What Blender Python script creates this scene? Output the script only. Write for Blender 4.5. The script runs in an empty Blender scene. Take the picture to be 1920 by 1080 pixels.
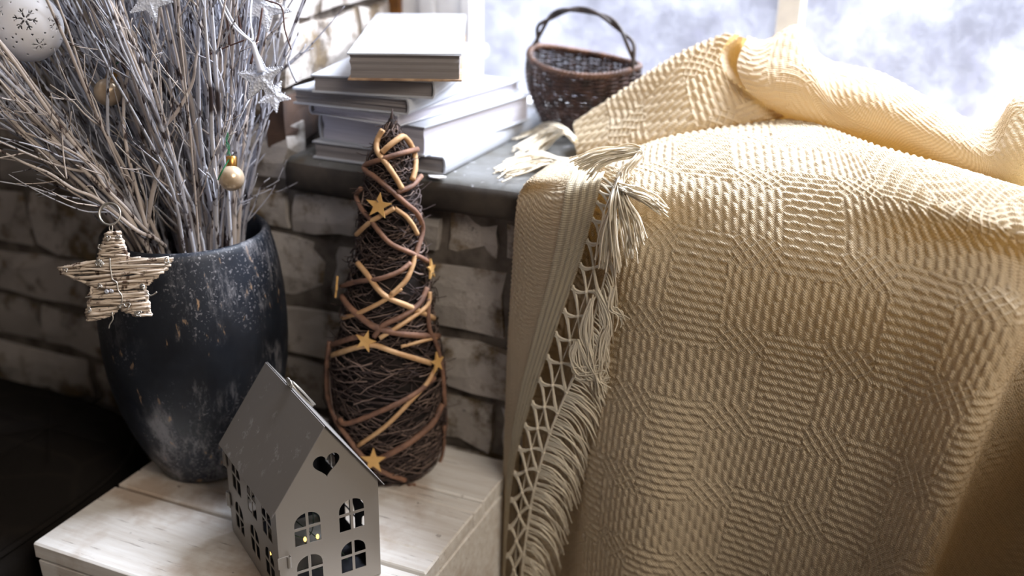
import bpy, math, random
import numpy as np
from mathutils import Vector, Matrix, noise as mnoise

random.seed(7)
rng = np.random.default_rng(7)
C = bpy.context.scene.collection
PI = math.pi

# ------------------------------------------------------------------ camera, sky, lights, exposure
FPX, PITCH, YAW, ROLL = 1910.5, .37348, .3958, .0203
FW = np.array([-math.sin(YAW)*math.cos(PITCH), math.cos(YAW)*math.cos(PITCH), -math.sin(PITCH)])
_r0 = np.array([math.cos(YAW), math.sin(YAW), 0.0]); _u0 = np.cross(_r0, FW)
RT = math.cos(ROLL)*_r0 + math.sin(ROLL)*_u0
UP = -math.sin(ROLL)*_r0 + math.cos(ROLL)*_u0
CAM = np.array([.4691, -1.0169, .6602])

def ray(x, y):
    d = FW*FPX + RT*(x-960) - UP*(y-540)
    return d/np.linalg.norm(d)
def aty(x, y, v):            # point of the photograph measured onto an upright plane y = v
    d = ray(x, y); return CAM + d*((v-CAM[1])/d[1])
def atz(x, y, v):            # ... onto a level plane z = v
    d = ray(x, y); return CAM + d*((v-CAM[2])/d[2])
def atd(x, y, depth):        # ... at a measured depth
    d = ray(x, y); return CAM + d*(depth/(d@FW))

cam_d = bpy.data.cameras.new('camera')
cam = bpy.data.objects.new('camera', cam_d); C.objects.link(cam)
cam.matrix_world = Matrix(((RT[0], UP[0], -FW[0], CAM[0]), (RT[1], UP[1], -FW[1], CAM[1]), (RT[2], UP[2], -FW[2], CAM[2]), (0, 0, 0, 1)))
cam_d.sensor_width = 36.0; cam_d.lens = FPX/1920*36.0; cam_d.clip_start = .02
cam_d.dof.use_dof = True; cam_d.dof.focus_distance = 1.0; cam_d.dof.aperture_fstop = 2.5
sc = bpy.context.scene
sc.camera = cam

world = bpy.data.worlds.new('overcast_sky'); sc.world = world; world.use_nodes = True
bg = world.node_tree.nodes['Background']
bg.inputs[0].default_value = (.90, .91, .985, 1); bg.inputs[1].default_value = 0.56

def area(name, loc, target, sx, sy, power, col):
    d = bpy.data.lights.new(name, 'AREA'); d.shape = 'RECTANGLE'; d.size = sx; d.size_y = sy
    d.energy = power; d.color = col
    o = bpy.data.objects.new(name, d); C.objects.link(o); o.location = loc
    o.rotation_euler = (Vector(target)-Vector(loc)).to_track_quat('-Z', 'Y').to_euler()
    return o
area('window_daylight', (1.25, 1.20, 2.75), (.1, -.05, .2), 2.0, 1.6, 880, (.90, .94, 1.0))
area('room_lamp', (1.95, -1.22, 1.95), (.1, -.1, .1), 1.3, 1.1, 43, (1.0, .88, .75))

vs = sc.view_settings
vs.view_transform = 'Standard'; vs.look = 'None'; vs.gamma = 1.0; vs.use_curve_mapping = False
vs.exposure = 0.0

# ------------------------------------------------------------------ materials
def lin(r, g=None, b=None):
    f = lambda c: ((c/255+.055)/1.055)**2.4 if c > 10 else c/255/12.92
    return (f(r), f(g), f(b), 1)

class NT:
    def __init__(s, name):
        s.m = bpy.data.materials.new(name); s.m.use_nodes = True
        s.t = s.m.node_tree; s.n = s.t.nodes; s.b = s.n['Principled BSDF']
        s.out = s.n['Material Output']
    def node(s, ty, **kw):
        n = s.n.new(ty)
        for k, v in kw.items(): setattr(n, k, v)
        return n
    def link(s, a, b): s.t.links.new(a, b)
    def coords(s, kind='Object', scale=(1, 1, 1)):
        tc = s.node('ShaderNodeTexCoord'); mp = s.node('ShaderNodeMapping')
        mp.inputs['Scale'].default_value = scale
        s.link(tc.outputs[kind], mp.inputs['Vector']); return mp.outputs[0]
    def noise(s, vec, scale, detail=4, rough=.55, w=None):
        n = s.node('ShaderNodeTexNoise'); n.inputs['Scale'].default_value = scale
        n.inputs['Detail'].default_value = detail; n.inputs['Roughness'].default_value = rough
        s.link(vec, n.inputs['Vector']); return n.outputs[0]
    def ramp(s, fac, stops):
        r = s.node('ShaderNodeValToRGB'); e = r.color_ramp.elements
        e[0].position, e[0].color = stops[0]; e[1].position, e[1].color = stops[-1]
        for p, c in stops[1:-1]:
            x = e.new(p); x.color = c
        s.link(fac, r.inputs[0]); return r.outputs[0]
    def mix(s, fac, a, b):
        m = s.node('ShaderNodeMix', data_type='RGBA')
        for sock, v in ((m.inputs[0], fac), (m.inputs[6], a), (m.inputs[7], b)):
            if isinstance(v, (tuple, float, int)): sock.default_value = v
            else: s.link(v, sock)
        return m.outputs[2]
    def math(s, op, a, b=0.0):
        m = s.node('ShaderNodeMath', operation=op)
        for sock, v in ((m.inputs[0], a), (m.inputs[1], b)):
            if isinstance(v, (float, int)): sock.default_value = v
            else: s.link(v, sock)
        return m.outputs[0]
    def bump(s, h, strength=.3, dist=.001):
        b = s.node('ShaderNodeBump'); b.inputs['Strength'].default_value = strength
        b.inputs['Distance'].default_value = dist
        s.link(h, b.inputs['Height']); s.link(b.outputs[0], s.b.inputs['Normal']); return b.outputs[0]
    def set(s, color=None, rough=None, metal=None, **kw):
        if color is not None:
            if isinstance(color, tuple): s.b.inputs['Base Color'].default_value = color
            else: s.link(color, s.b.inputs['Base Color'])
        if rough is not None:
            if isinstance(rough, (int, float)): s.b.inputs['Roughness'].default_value = rough
            else: s.link(rough, s.b.inputs['Roughness'])
        if metal is not None: s.b.inputs['Metallic'].default_value = metal
        for k, v in kw.items(): s.b.inputs[k].default_value = v
        return s.m
BW = [(0.0, (0, 0, 0, 1)), (1.0, (1, 1, 1, 1))]
def st(a, b): return [(a, (0, 0, 0, 1)), (b, (1, 1, 1, 1))]

def simple(name, c1, c2=None, scale=40, rough=.6, bump=0, bscale=None, metal=0.0, stretch=(1, 1, 1), **kw):
    t = NT(name); v = t.coords('Object', stretch)
    if c2 is not None:
        col = t.mix(t.ramp(t.noise(v, scale), st(.35, .65)), c1, c2)
    else: col = c1
    if bump: t.bump(t.noise(v, bscale or scale*3), bump)
    return t.set(col, rough, metal, **kw)

def m_brick():
    t = NT('whitewashed_brick'); v = t.coords('Object')
    oi = t.node('ShaderNodeObjectInfo')
    va = t.node('ShaderNodeVectorMath', operation='ADD'); t.link(v, va.inputs[0])
    cx = t.node('ShaderNodeCombineXYZ'); m = t.math('MULTIPLY', oi.outputs['Random'], 37.0)
    t.link(m, cx.inputs[0]); t.link(m, cx.inputs[1]); t.link(cx.outputs[0], va.inputs[1]); v2 = va.outputs[0]
    paint = t.mix(t.ramp(t.noise(v2, 9, 5, .6), st(.3, .7)), lin(220, 213, 206), lin(180, 172, 165))
    bare = t.mix(t.ramp(t.noise(v2, 30, 4), st(.35, .65)), lin(142, 122, 92), lin(96, 84, 72))
    msk = t.ramp(t.noise(v2, 17, 6, .65), st(.50, .62))
    c = t.mix(msk, paint, bare)
    pits = t.ramp(t.noise(v2, 60, 5, .7), st(.64, .74))
    c = t.mix(pits, c, lin(60, 54, 50))
    gs = t.ramp(oi.outputs['Random'], [(0, (.72, .72, .72, 1)), (1, (1, 1, 1, 1))])
    mm = t.node('ShaderNodeMix', data_type='RGBA', blend_type='MULTIPLY'); mm.inputs[0].default_value = 1
    t.link(c, mm.inputs[6]); t.link(gs, mm.inputs[7])
    t.bump(t.noise(v2, 45, 6, .7), .7, .004)
    return t.set(mm.outputs[2], .85)

def m_mortar(): return simple('old_mortar', lin(128, 120, 112), lin(76, 68, 62), 30, .95, .8, 80)

def m_sill():
    t = NT('worn_grey_sill'); v = t.coords('Object')
    c = t.mix(t.ramp(t.noise(v, 14, 6, .65), st(.35, .65)), lin(112, 113, 112), lin(84, 82, 76))
    c = t.mix(t.ramp(t.noise(v, 7, 5, .6), st(.58, .66)), c, lin(98, 82, 56))
    c = t.mix(t.ramp(t.noise(v, 70, 3), st(.66, .72)), c, lin(190, 192, 196))
    t.bump(t.noise(v, 50, 6, .7), .5, .002)
    return t.set(c, .5)

def m_board(name, dx=True):
    t = NT(name); v = t.coords('Object', (3, 40, 40) if dx else (40, 40, 3))
    oi = t.node('ShaderNodeObjectInfo')
    v0 = t.coords('Object')
    g = t.noise(v, 3.0, 6, .65)
    paint = t.mix(t.ramp(g, st(.3, .7)), lin(247, 246, 243), lin(222, 216, 208))
    stain = t.ramp(t.noise(v0, 9, 5, .6), st(.48, .66))
    c = t.mix(t.math('MULTIPLY', stain, .8), paint, lin(176, 152, 128))
    crack = t.ramp(t.noise(v, 5.5, 6, .7), st(.62, .68))
    c = t.mix(t.math('MULTIPLY', crack, .7), c, lin(104, 88, 74))
    spot = t.ramp(t.noise(v0, 55, 3, .5), st(.72, .78))
    c = t.mix(spot, c, lin(90, 70, 54))
    t.bump(g, .35, .0015)
    return t.set(c, .6)

def m_pot():
    t = NT('scuffed_dark_pot'); v = t.coords('Object')
    vs_ = t.coords('Object', (1, 1, .28))
    c = t.mix(t.ramp(t.noise(v, 9, 5, .6), st(.35, .7)), lin(24, 28, 36), lin(44, 51, 63))
    dust = t.math('MULTIPLY', t.ramp(t.noise(vs_, 30, 8, .8), st(.50, .60)), t.ramp(t.noise(v, 8, 3), st(.44, .54)))
    spk = t.math('MULTIPLY', t.ramp(t.noise(v, 300, 3, .6), st(.60, .64)), t.ramp(t.noise(v, 9, 3), st(.46, .56)))
    dust = t.math('MAXIMUM', dust, t.math('MULTIPLY', spk, 1.2))
    c = t.mix(t.math('MULTIPLY', dust, .65), c, lin(150, 150, 156))
    chip = t.math('MULTIPLY', t.ramp(t.noise(vs_, 120, 5, .6), st(.64, .69)), t.ramp(t.noise(v, 11, 2), st(.48, .56)))
    c = t.mix(chip, c, lin(176, 146, 116))
    for px, py in ((349, 800), (345, 842)):      # two round dusty spots on the belly
        q = atd(px, py, 1.045)-np.array([-.288, -.1575, 0])
        vd = t.node('ShaderNodeVectorMath', operation='DISTANCE'); t.link(v, vd.inputs[0]); vd.inputs[1].default_value = tuple(q)
        dd = t.math('ADD', vd.outputs['Value'], t.math('MULTIPLY', t.noise(v, 90, 4), .012))
        c = t.mix(t.math('MULTIPLY', t.ramp(dd, [(.011, (1, 1, 1, 1)), (.017, (0, 0, 0, 1))]), .20), c, lin(150, 140, 132))
    t.bump(t.noise(v, 70, 6, .7), .3, .001)
    r = t.ramp(t.noise(v, 20, 5), [(.3, (.36, .36, .36, 1)), (.7, (.6, .6, .6, 1))])
    return t.set(c, r)

def m_twig(name, c1, c2, dark, lo=.6, hi=.66):
    t = NT(name); v = t.coords('Object', (1, 1, .35)); v0 = t.coords('Object')
    oi = t.node('ShaderNodeObjectInfo')
    c = t.mix(oi.outputs['Random'], c1, c2)
    c = t.mix(t.ramp(t.noise(v, 120, 4, .6), st(lo, hi)), c, dark)
    c = t.mix(t.ramp(t.noise(v0, 14, 3, .6), st(.62, .70)), c, dark)
    t.bump(t.noise(v0, 260, 3), .4, .0008)
    return t.set(c, .75)

def m_cloth(name, base, trans=.28, fine=True):
    t = NT(name)
    if fine:
        uv = t.node('ShaderNodeUVMap'); sep = t.node('ShaderNodeSeparateXYZ'); t.link(uv.outputs[0], sep.inputs[0])
        k = 2*PI/.0026
        a = t.math('SINE', t.math('MULTIPLY', sep.outputs[0], k)); b = t.math('SINE', t.math('MULTIPLY', sep.outputs[1], k))
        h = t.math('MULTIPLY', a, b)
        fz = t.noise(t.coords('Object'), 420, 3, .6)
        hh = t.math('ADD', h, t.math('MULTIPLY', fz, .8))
        pit = t.ramp(h, [(.0, (.66, .60, .50, 1)), (.45, (1, 1, 1, 1))])  # hollows of the weave darkened in the colour, as shade between threads
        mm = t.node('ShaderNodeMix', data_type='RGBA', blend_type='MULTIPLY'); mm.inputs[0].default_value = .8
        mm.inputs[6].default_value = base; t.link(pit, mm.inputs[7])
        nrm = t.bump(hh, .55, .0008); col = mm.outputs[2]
    else:
        nrm = t.bump(t.noise(t.coords('Object'), 500, 3, .6), .3, .0006); col = base
    t.set(col, .95); t.b.inputs['Specular IOR Level'].default_value = .1
    t.b.inputs['Sheen Weight'].default_value = .15
    tr = t.node('ShaderNodeBsdfTranslucent'); tr.inputs[0].default_value = (base[0], base[1]*.80, base[2]*.42, 1)
    ms = t.node('ShaderNodeMixShader'); ms.inputs[0].default_value = trans
    t.link(t.b.outputs[0], ms.inputs[1]); t.link(tr.outputs[0], ms.inputs[2]); t.link(ms.outputs[0], t.out.inputs[0])
    return t.m

def m_pane():
    t = NT('frosted_glass'); v = t.coords('Object')
    n1 = t.noise(v, 7.0, 8, .75); n2 = t.noise(v, 24, 6, .75)
    c = t.mix(t.ramp(n1, st(.36, .62)), lin(188, 184, 200), lin(236, 238, 248))
    c = t.mix(t.ramp(n2, st(.52, .66)), c, lin(196, 192, 214))
    c = t.mix(t.ramp(t.noise(v, 9, 3, .5), st(.66, .74)), c, lin(168, 158, 168))
    tr = t.node('ShaderNodeBsdfTranslucent'); t.link(c, tr.inputs[0])
    tp = t.node('ShaderNodeBsdfTransparent'); tp.inputs[0].default_value = (.96, .97, 1, 1)
    ms = t.node('ShaderNodeMixShader'); t.link(t.ramp(n1, [(.40, (.95, .95, .95, 1)), (.60, (.84, .84, .84, 1))]), ms.inputs[0])
    t.link(tr.outputs[0], ms.inputs[1]); t.link(tp.outputs[0], ms.inputs[2])
    gl = t.node('ShaderNodeBsdfGlossy'); gl.inputs['Roughness'].default_value = .35
    m2 = t.node('ShaderNodeMixShader'); m2.inputs[0].default_value = .03
    t.link(ms.outputs[0], m2.inputs[1]); t.link(gl.outputs[0], m2.inputs[2]); t.link(m2.outputs[0], t.out.inputs[0])
    return t.m

def m_metal_paint(name, c1, scuff=True):
    t = NT(name); v = t.coords('Object')
    c = c1
    if scuff:
        msk = t.math('MULTIPLY', t.ramp(t.noise(v, 70, 7, .75), st(.54, .68)), t.ramp(t.noise(v, 24, 2), st(.50, .62)))
        c = t.mix(msk, c1, lin(196, 194, 200))
        spk = t.ramp(t.noise(v, 230, 2), st(.76, .80)); c = t.mix(spk, c, lin(205, 200, 205))
    t.bump(t.noise(v, 600, 2), .12, .0003)
    return t.set(c, .48, .15)

def m_emit(name, col, s):
    t = NT(name); t.set(col, .3); t.b.inputs['Emission Color'].default_value = col; t.b.inputs['Emission Strength'].default_value = s
    return t.m

def m_acrylic():
    t = NT('pebbled_acrylic'); v = t.coords('Object')
    vo = t.node('ShaderNodeTexVoronoi'); vo.inputs['Scale'].default_value = 330; t.link(v, vo.inputs['Vector'])
    t.bump(vo.outputs['Distance'], 1.0, .0016)
    t.set((.84, .87, .95, 1), .22); t.b.inputs['Transmission Weight'].default_value = .30; t.b.inputs['IOR'].default_value = 1.35
    return t.m

def m_pages(name, c1, c2):
    t = NT(name); v = t.coords('Object', (1, 1, 60))
    c = t.mix(t.noise(v, 14, 3, .6), c1, c2)
    t.bump(t.noise(v, 20, 2), .4, .0008)
    return t.set(c, .9)

def m_quilt():
    t = NT('dark_patterned_cloth'); v = t.coords('Object')
    w = t.node('ShaderNodeTexVoronoi'); w.feature = 'DISTANCE_TO_EDGE'; w.inputs['Scale'].default_value = 9; t.link(v, w.inputs['Vector'])
    c = t.mix(t.ramp(w.outputs['Distance'], st(.0, .06)), lin(33, 29, 26), lin(27, 24, 22))
    t.bump(t.noise(v, 200, 4), .4, .002)
    return t.set(c, .95, None, **{'Specular IOR Level': .15})

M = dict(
    brick_shaded=simple('shaded_brown_brick', lin(92, 70, 57), lin(62, 48, 42), 26, .9, .7, 70), tin_inside=simple('shaded_tin', lin(52, 54, 60), lin(40, 42, 48), 40, .4, 0, None, .3), sill_front=simple('dirty_sill_edge', lin(74, 66, 58), lin(46, 41, 37), 24, .8, .6, 70), brick=m_brick(), mortar=m_mortar(), sill=m_sill(), board=m_board('whitewashed_board'), board_v=m_board('whitewashed_side_board'),
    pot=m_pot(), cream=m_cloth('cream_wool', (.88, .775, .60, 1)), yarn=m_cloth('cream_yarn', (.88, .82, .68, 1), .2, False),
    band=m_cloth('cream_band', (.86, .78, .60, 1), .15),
    pane=m_pane(), frame=simple('white_window_paint', lin(246, 246, 246), lin(228, 228, 230), 20, .45, .2),
    putty=simple('brown_wood_strip', lin(150, 100, 40), lin(110, 70, 30), 40, .6, .2),
    plaster=simple('room_plaster', lin(196, 190, 184), lin(178, 172, 166), 6, .9), floor=simple('dark_floor', lin(60, 48, 40), lin(42, 34, 28), 12, .7),
    ceiling=simple('ceiling_paint', lin(214, 212, 208), lin(200, 197, 194), 6, .9),
    twig=m_twig('white_painted_bark', lin(200, 201, 209), lin(160, 161, 172), lin(58, 47, 48), .555, .60),
    twig_warm=m_twig('whitewashed_bark', lin(214, 203, 195), lin(186, 175, 168), lin(66, 50, 46), .58, .63),
    twig_brown=m_twig('bare_brown_bark', lin(84, 56, 48), lin(70, 48, 44), lin(180, 170, 166), .66, .72),
    ball=simple('matt_white_ceramic', lin(240, 240, 244), None, 40, .55), ballin=simple('ball_inside', lin(150, 150, 156), None, 40, .8),
    gold=simple('champagne_glass', lin(222, 202, 176), lin(204, 180, 150), 60, .22, 0, None, .45),
    cap=simple('brass_cap', lin(200, 150, 84), None, 40, .3, 0, None, .9), green=simple('green_wire', lin(20, 110, 70), None, 40, .4),
    acrylic=m_acrylic(), cord=simple('milky_cord', lin(225, 226, 232), None, 40, .3, **{'Transmission Weight': .3}),
    startwig=m_twig('dry_whitewashed_twig', lin(226, 212, 196), lin(216, 200, 184), lin(96, 76, 64), .54, .62),
    wire=simple('galvanised_wire', lin(190, 186, 178), None, 40, .35, 0, None, .7),
    brush=m_twig('dark_birch_brush', lin(72, 58, 55), lin(58, 46, 44), lin(30, 24, 24), .6, .7),
    brush_l=m_twig('light_birch_brush', lin(140, 120, 110), lin(118, 98, 90), lin(60, 46, 42), .6, .7),
    core=simple('cone_core', lin(34, 26, 24), lin(22, 17, 16), 60, .95, .5),
    vine_l=simple('peeled_vine', lin(214, 176, 132), lin(190, 146, 102), 50, .6, .3, 200),
    vine_d=simple('brown_vine', lin(146, 108, 86), lin(106, 78, 66), 60, .7, .5, 200),
    wood=simple('plywood_star', lin(224, 182, 116), lin(206, 160, 96), 60, .6, .1),
    tin=m_metal_paint('grey_painted_tin', lin(150, 145, 139), False), roof=m_metal_paint('scuffed_grey_roof', lin(138, 134, 131), True),
    led=m_emit('warm_led', (1.0, .50, .10, 1), 5.0), ledwire=simple('led_wire', lin(60, 80, 60), None, 40, .4),
    cover=simple('white_book_cover', lin(186, 190, 197), lin(174, 178, 186), 12, .45, .1), cover2=simple('grey_white_cover', lin(200, 202, 208), lin(188, 188, 194), 12, .5, .1),
    pages=m_pages('greyed_pages', lin(150, 144, 142), lin(112, 108, 110)), pages_l=m_pages('pale_pages', lin(214, 212, 220), lin(168, 166, 178)),
    edge=simple('cardboard_edge', lin(190, 160, 128), lin(140, 112, 90), 60, .8),
    wicker=simple('dark_wicker', lin(78, 52, 42), lin(42, 29, 25), 70, .55, .3), wicker_l=simple('rim_wicker', lin(116, 82, 62), lin(72, 50, 40), 60, .5, .3),
    handle=simple('handle_wicker', lin(66, 52, 44), lin(40, 33, 30), 60, .55, .3),
    quilt=m_quilt(), snow=simple('snow', lin(236, 240, 250), None, 40, .9), paper=simple('white_paper', lin(240, 240, 244), None, 40, .7),
    stain=simple('scuff', lin(70, 64, 60), None, 40, .9),
)

# ------------------------------------------------------------------ object helpers
ORG = {}
def empty(name, loc, label=None, cat=None, group=None):
    o = bpy.data.objects.new(name, None); C.objects.link(o); o.location = loc
    o.empty_display_size = .02
    ORG[o] = np.array(loc, float)
    return tag(o, label, cat, group)
def tag(o, label=None, cat=None, group=None, kind=None):
    if label: o['label'] = label
    if cat: o['category'] = cat
    if group: o['group'] = group
    if kind: o['kind'] = kind
    return o
def link_mesh(name, me, mat, parent=None, org=None, smooth=False):
    if mat is not None and not me.materials:
        for m in (mat if isinstance(mat, (list, tuple)) else [mat]): me.materials.append(m)
    o = bpy.data.objects.new(name, me); C.objects.link(o)
    if parent is not None:
        o.parent = parent; ORG[o] = ORG[parent]
    else:
        o.location = org if org is not None else (0, 0, 0); ORG[o] = np.array(o.location)
    if smooth: me.polygons.foreach_set('use_smooth', [True]*len(me.polygons))
    return o

class MB:
    """collects shapes in world coordinates; build() links them as ONE mesh object"""
    def __init__(s): s.v = []; s.f = []; s.n = 0; s.mi = []
    def add(s, V, Fs, mi=0):
        V = np.asarray(V, float); s.v.append(V)
        s.f += [tuple(i+s.n for i in f) for f in Fs]; s.mi += [mi]*len(Fs); s.n += len(V); return s
    def tube(s, P, R, k=6, cap=True, closed=False, mi=0):
        P = np.asarray(P, float); n = len(P); R = np.broadcast_to(np.asarray(R, float), (n,))
        if closed: T = np.roll(P, -1, 0)-np.roll(P, 1, 0)
        else: T = np.gradient(P, axis=0)
        T /= np.linalg.norm(T, axis=1)[:, None]+1e-12
        a = np.array([0, 0, 1.0]) if abs(T[0][2]) < .9 else np.array([1.0, 0, 0])
        N = np.cross(T[0], a); N /= np.linalg.norm(N); NN = [N]
        for i in range(1, n):
            N = NN[-1]-T[i]*(NN[-1]@T[i]); N /= np.linalg.norm(N)+1e-12; NN.append(N)
        NN = np.array(NN); BB = np.cross(T, NN)
        th = np.arange(k)*2*PI/k
        V = P[:, None]+R[:, None, None]*(np.cos(th)[None, :, None]*NN[:, None]+np.sin(th)[None, :, None]*BB[:, None])
        F = []
        for i in range(n if closed else n-1):
            j = (i+1) % n
            for q in range(k):
                F.append((i*k+q, i*k+(q+1) % k, j*k+(q+1) % k, j*k+q))
        if cap and not closed:
            F.append(tuple(range(k-1, -1, -1))); F.append(tuple((n-1)*k+q for q in range(k)))
        return s.add(V.reshape(-1, 3), F, mi)
    def prism(s, poly, o, ex, ey, th, mi=0):
        """extruded polygon: poly in (a,b) on axes ex,ey from o, thickness th along ex x ey (centred)"""
        ex = np.asarray(ex, float); ey = np.asarray(ey, float); nz = np.cross(ex, ey); n = len(poly)
        V = [o+ex*a+ey*b+nz*th/2 for a, b in poly]+[o+ex*a+ey*b-nz*th/2 for a, b in poly]
        F = [tuple(range(n)), tuple(range(2*n-1, n-1, -1))]+[(i, n+i, n+(i+1) % n, (i+1) % n) for i in range(n)]
        return s.add(V, F, mi)
    def box(s, lo, hi, mi=0, ax=None, o=(0, 0, 0)):
        lo = np.array(lo, float); hi = np.array(hi, float)
        V = np.array([[(lo, hi)[i][0], (lo, hi)[j][1], (lo, hi)[k][2]] for i in (0, 1) for j in (0, 1) for k in (0, 1)])
        if ax is not None: V = np.asarray(o)+V@np.asarray(ax)
        return s.add(V, [(0, 1, 3, 2), (4, 6, 7, 5), (0, 4, 5, 1), (2, 3, 7, 6), (0, 2, 6, 4), (1, 5, 7, 3)], mi)
    def bbox(s, lo, hi, c=.003, ax=None, o=(0, 0, 0), jit=0, mi=0):
        """box with chamfered edges (24 corners), edges may be uneven"""
        lo = np.array(lo, float); hi = np.array(hi, float)
        V = []; idx = {}
        for i in (0, 1):
            for j in (0, 1):
                for k in (0, 1):
                    for a in range(3):
                        p = np.array([(lo, hi)[i][0], (lo, hi)[j][1], (lo, hi)[k][2]])
                        sg = np.array([1-2*i, 1-2*j, 1-2*k])*c
                        q = p+sg; q[a] = p[a]
                        if jit: q += rng.normal(0, jit, 3)
                        idx[(i, j, k, a)] = len(V); V.append(q)
        F = []
        rg = (0, 1)
        for a in range(3):
            b, d = [(1, 2), (0, 2), (0, 1)][a]
            for side in rg:
                def key(x, y):
                    t = [0, 0, 0]; t[a] = side; t[b] = x; t[d] = y; return (t[0], t[1], t[2], a)
                f = [idx[key(0, 0)], idx[key(1, 0)], idx[key(1, 1)], idx[key(0, 1)]]
                F.append(tuple(f))
        for a in range(3):
            b, d = [(1, 2), (0, 2), (0, 1)][a]
            for x in rg:
                for y in rg:
                    def kk(e, which):
                        t = [0, 0, 0]; t[a] = e; t[b] = x; t[d] = y; return idx[(t[0], t[1], t[2], which)]
                    F.append((kk(0, b), kk(1, b), kk(1, d), kk(0, d)))
        for i in rg:
            for j in rg:
                for k in rg: F.append((idx[(i, j, k, 0)], idx[(i, j, k, 1)], idx[(i, j, k, 2)]))
        V = np.array(V)
        if ax is not None: V = np.asarray(o)+V@np.asarray(ax)
        return s.add(V, F, mi)
    def lathe(s, prof, c, k=48, mi=0, closed=False):
        c = np.asarray(c, float); th = np.arange(k)*2*PI/k
        V = []; F = []
        for r, z in prof:
            V += [c+np.array([r*math.cos(t), r*math.sin(t), z]) for t in th]
        m = len(prof)
        for i in range(m if closed else m-1):
            j = (i+1) % m
            for q in range(k): F.append((i*k+q, i*k+(q+1) % k, j*k+(q+1) % k, j*k+q))
        return s.add(V, F, mi)
    def sphere(s, c, r, k=24, m=14, mi=0):
        c = np.asarray(c, float); r = np.broadcast_to(np.asarray(r, float), (3,))
        V = [c+[0, 0, r[2]]]; F = []
        for i in range(1, m):
            ph = PI*i/m
            for q in range(k):
                t = 2*PI*q/k
                V.append(c+r*np.array([math.sin(ph)*math.cos(t), math.sin(ph)*math.sin(t), math.cos(ph)]))
        V.append(c-[0, 0, r[2]])
        for q in range(k):
            F.append((0, 1+q, 1+(q+1) % k)); F.append((len(V)-1, 1+(m-2)*k+(q+1) % k, 1+(m-2)*k+q))
            for i in range(m-2): F.append((1+i*k+q, 1+(i+1)*k+q, 1+(i+1)*k+(q+1) % k, 1+i*k+(q+1) % k))
        return s.add(V, F, mi)
    def build(s, name, mat, parent=None, org=None, smooth=False, fixn=True):
        V = np.concatenate(s.v)
        o0 = ORG[parent] if parent is not None else (np.asarray(org, float) if org is not None else np.zeros(3))
        me = bpy.data.meshes.new(name); me.from_pydata((V-o0).tolist(), [], s.f)
        for m in (mat if isinstance(mat, (list, tuple)) else [mat]): me.materials.append(m)
        if isinstance(mat, (list, tuple)): me.polygons.foreach_set('material_index', s.mi)
        if fixn:
            import bmesh
            b = bmesh.new(); b.from_mesh(me); bmesh.ops.recalc_face_normals(b, faces=b.faces[:]); b.to_mesh(me); b.free()
        return link_mesh(name, me, None, parent, org if org is not None else (0, 0, 0), smooth)

def spline(P, n):
    """Catmull-Rom through P, n samples"""
    P = np.asarray(P, float); m = len(P)
    Q = np.vstack([2*P[0]-P[1], P, 2*P[-1]-P[-2]])
    t = np.linspace(0, m-1, n); i = np.minimum(t.astype(int), m-2); f = (t-i)[:, None]
    a, b, c, d = Q[i], Q[i+1], Q[i+2], Q[i+3]
    return .5*((2*b)+(c-a)*f+(2*a-5*b+4*c-d)*f**2+(3*b-a-3*c+d)*f**3)

def star_poly(R, r, rot=0, n=5):
    return [((R, r)[i % 2]*math.sin(rot+PI*i/n), (R, r)[i % 2]*math.cos(rot+PI*i/n)) for i in range(2*n)]
def unit(v): v = np.asarray(v, float); return v/np.linalg.norm(v)

# ------------------------------------------------------------------ room shell
def struct(name, mb, mat, parent=None, **kw):
    o = mb.build(name, mat, parent, **kw)
    if parent is None: o['kind'] = 'structure'
    return o
FLOOR = -.36
SILL = .352; WIN = .37; CX = -.255   # sill height, window plane, left corner of the recess
struct('floor', MB().box((-2.2, -3.2, FLOOR-.1), (2.4, .5, FLOOR)), M['floor'])
struct('ceiling', MB().box((-2.2, -3.2, 2.4), (2.4, .5, 2.5)), M['ceiling'])
struct('wall_left', MB().box((-2.3, -3.2, FLOOR), (-2.2, .5, 2.4)), M['plaster'])
struct('wall_right', MB().box((2.4, -3.2, FLOOR), (2.5, .5, 2.4)), M['plaster'])
struct('wall_front', MB().box((-2.3, -3.3, FLOOR), (2.5, -3.2, 2.4)), M['plaster'])
wm = MB()
MT = .007
wm.box((-2.2, MT, FLOOR), (2.4, .5, .309))
wm.prism([(-2.2, MT), (CX-.013, MT), (-.354, .5), (-2.2, .5)], np.array([0, 0, (.309+2.4)/2]), (1, 0, 0), (0, 1, 0), 2.4-.309)
wm.box((1.0, MT, .309), (2.4, .5, 2.4)); wm.box((-.26, MT, 1.90), (1.0, .5, 2.4))
wall = struct('wall_back', wm, M['mortar'])
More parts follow.
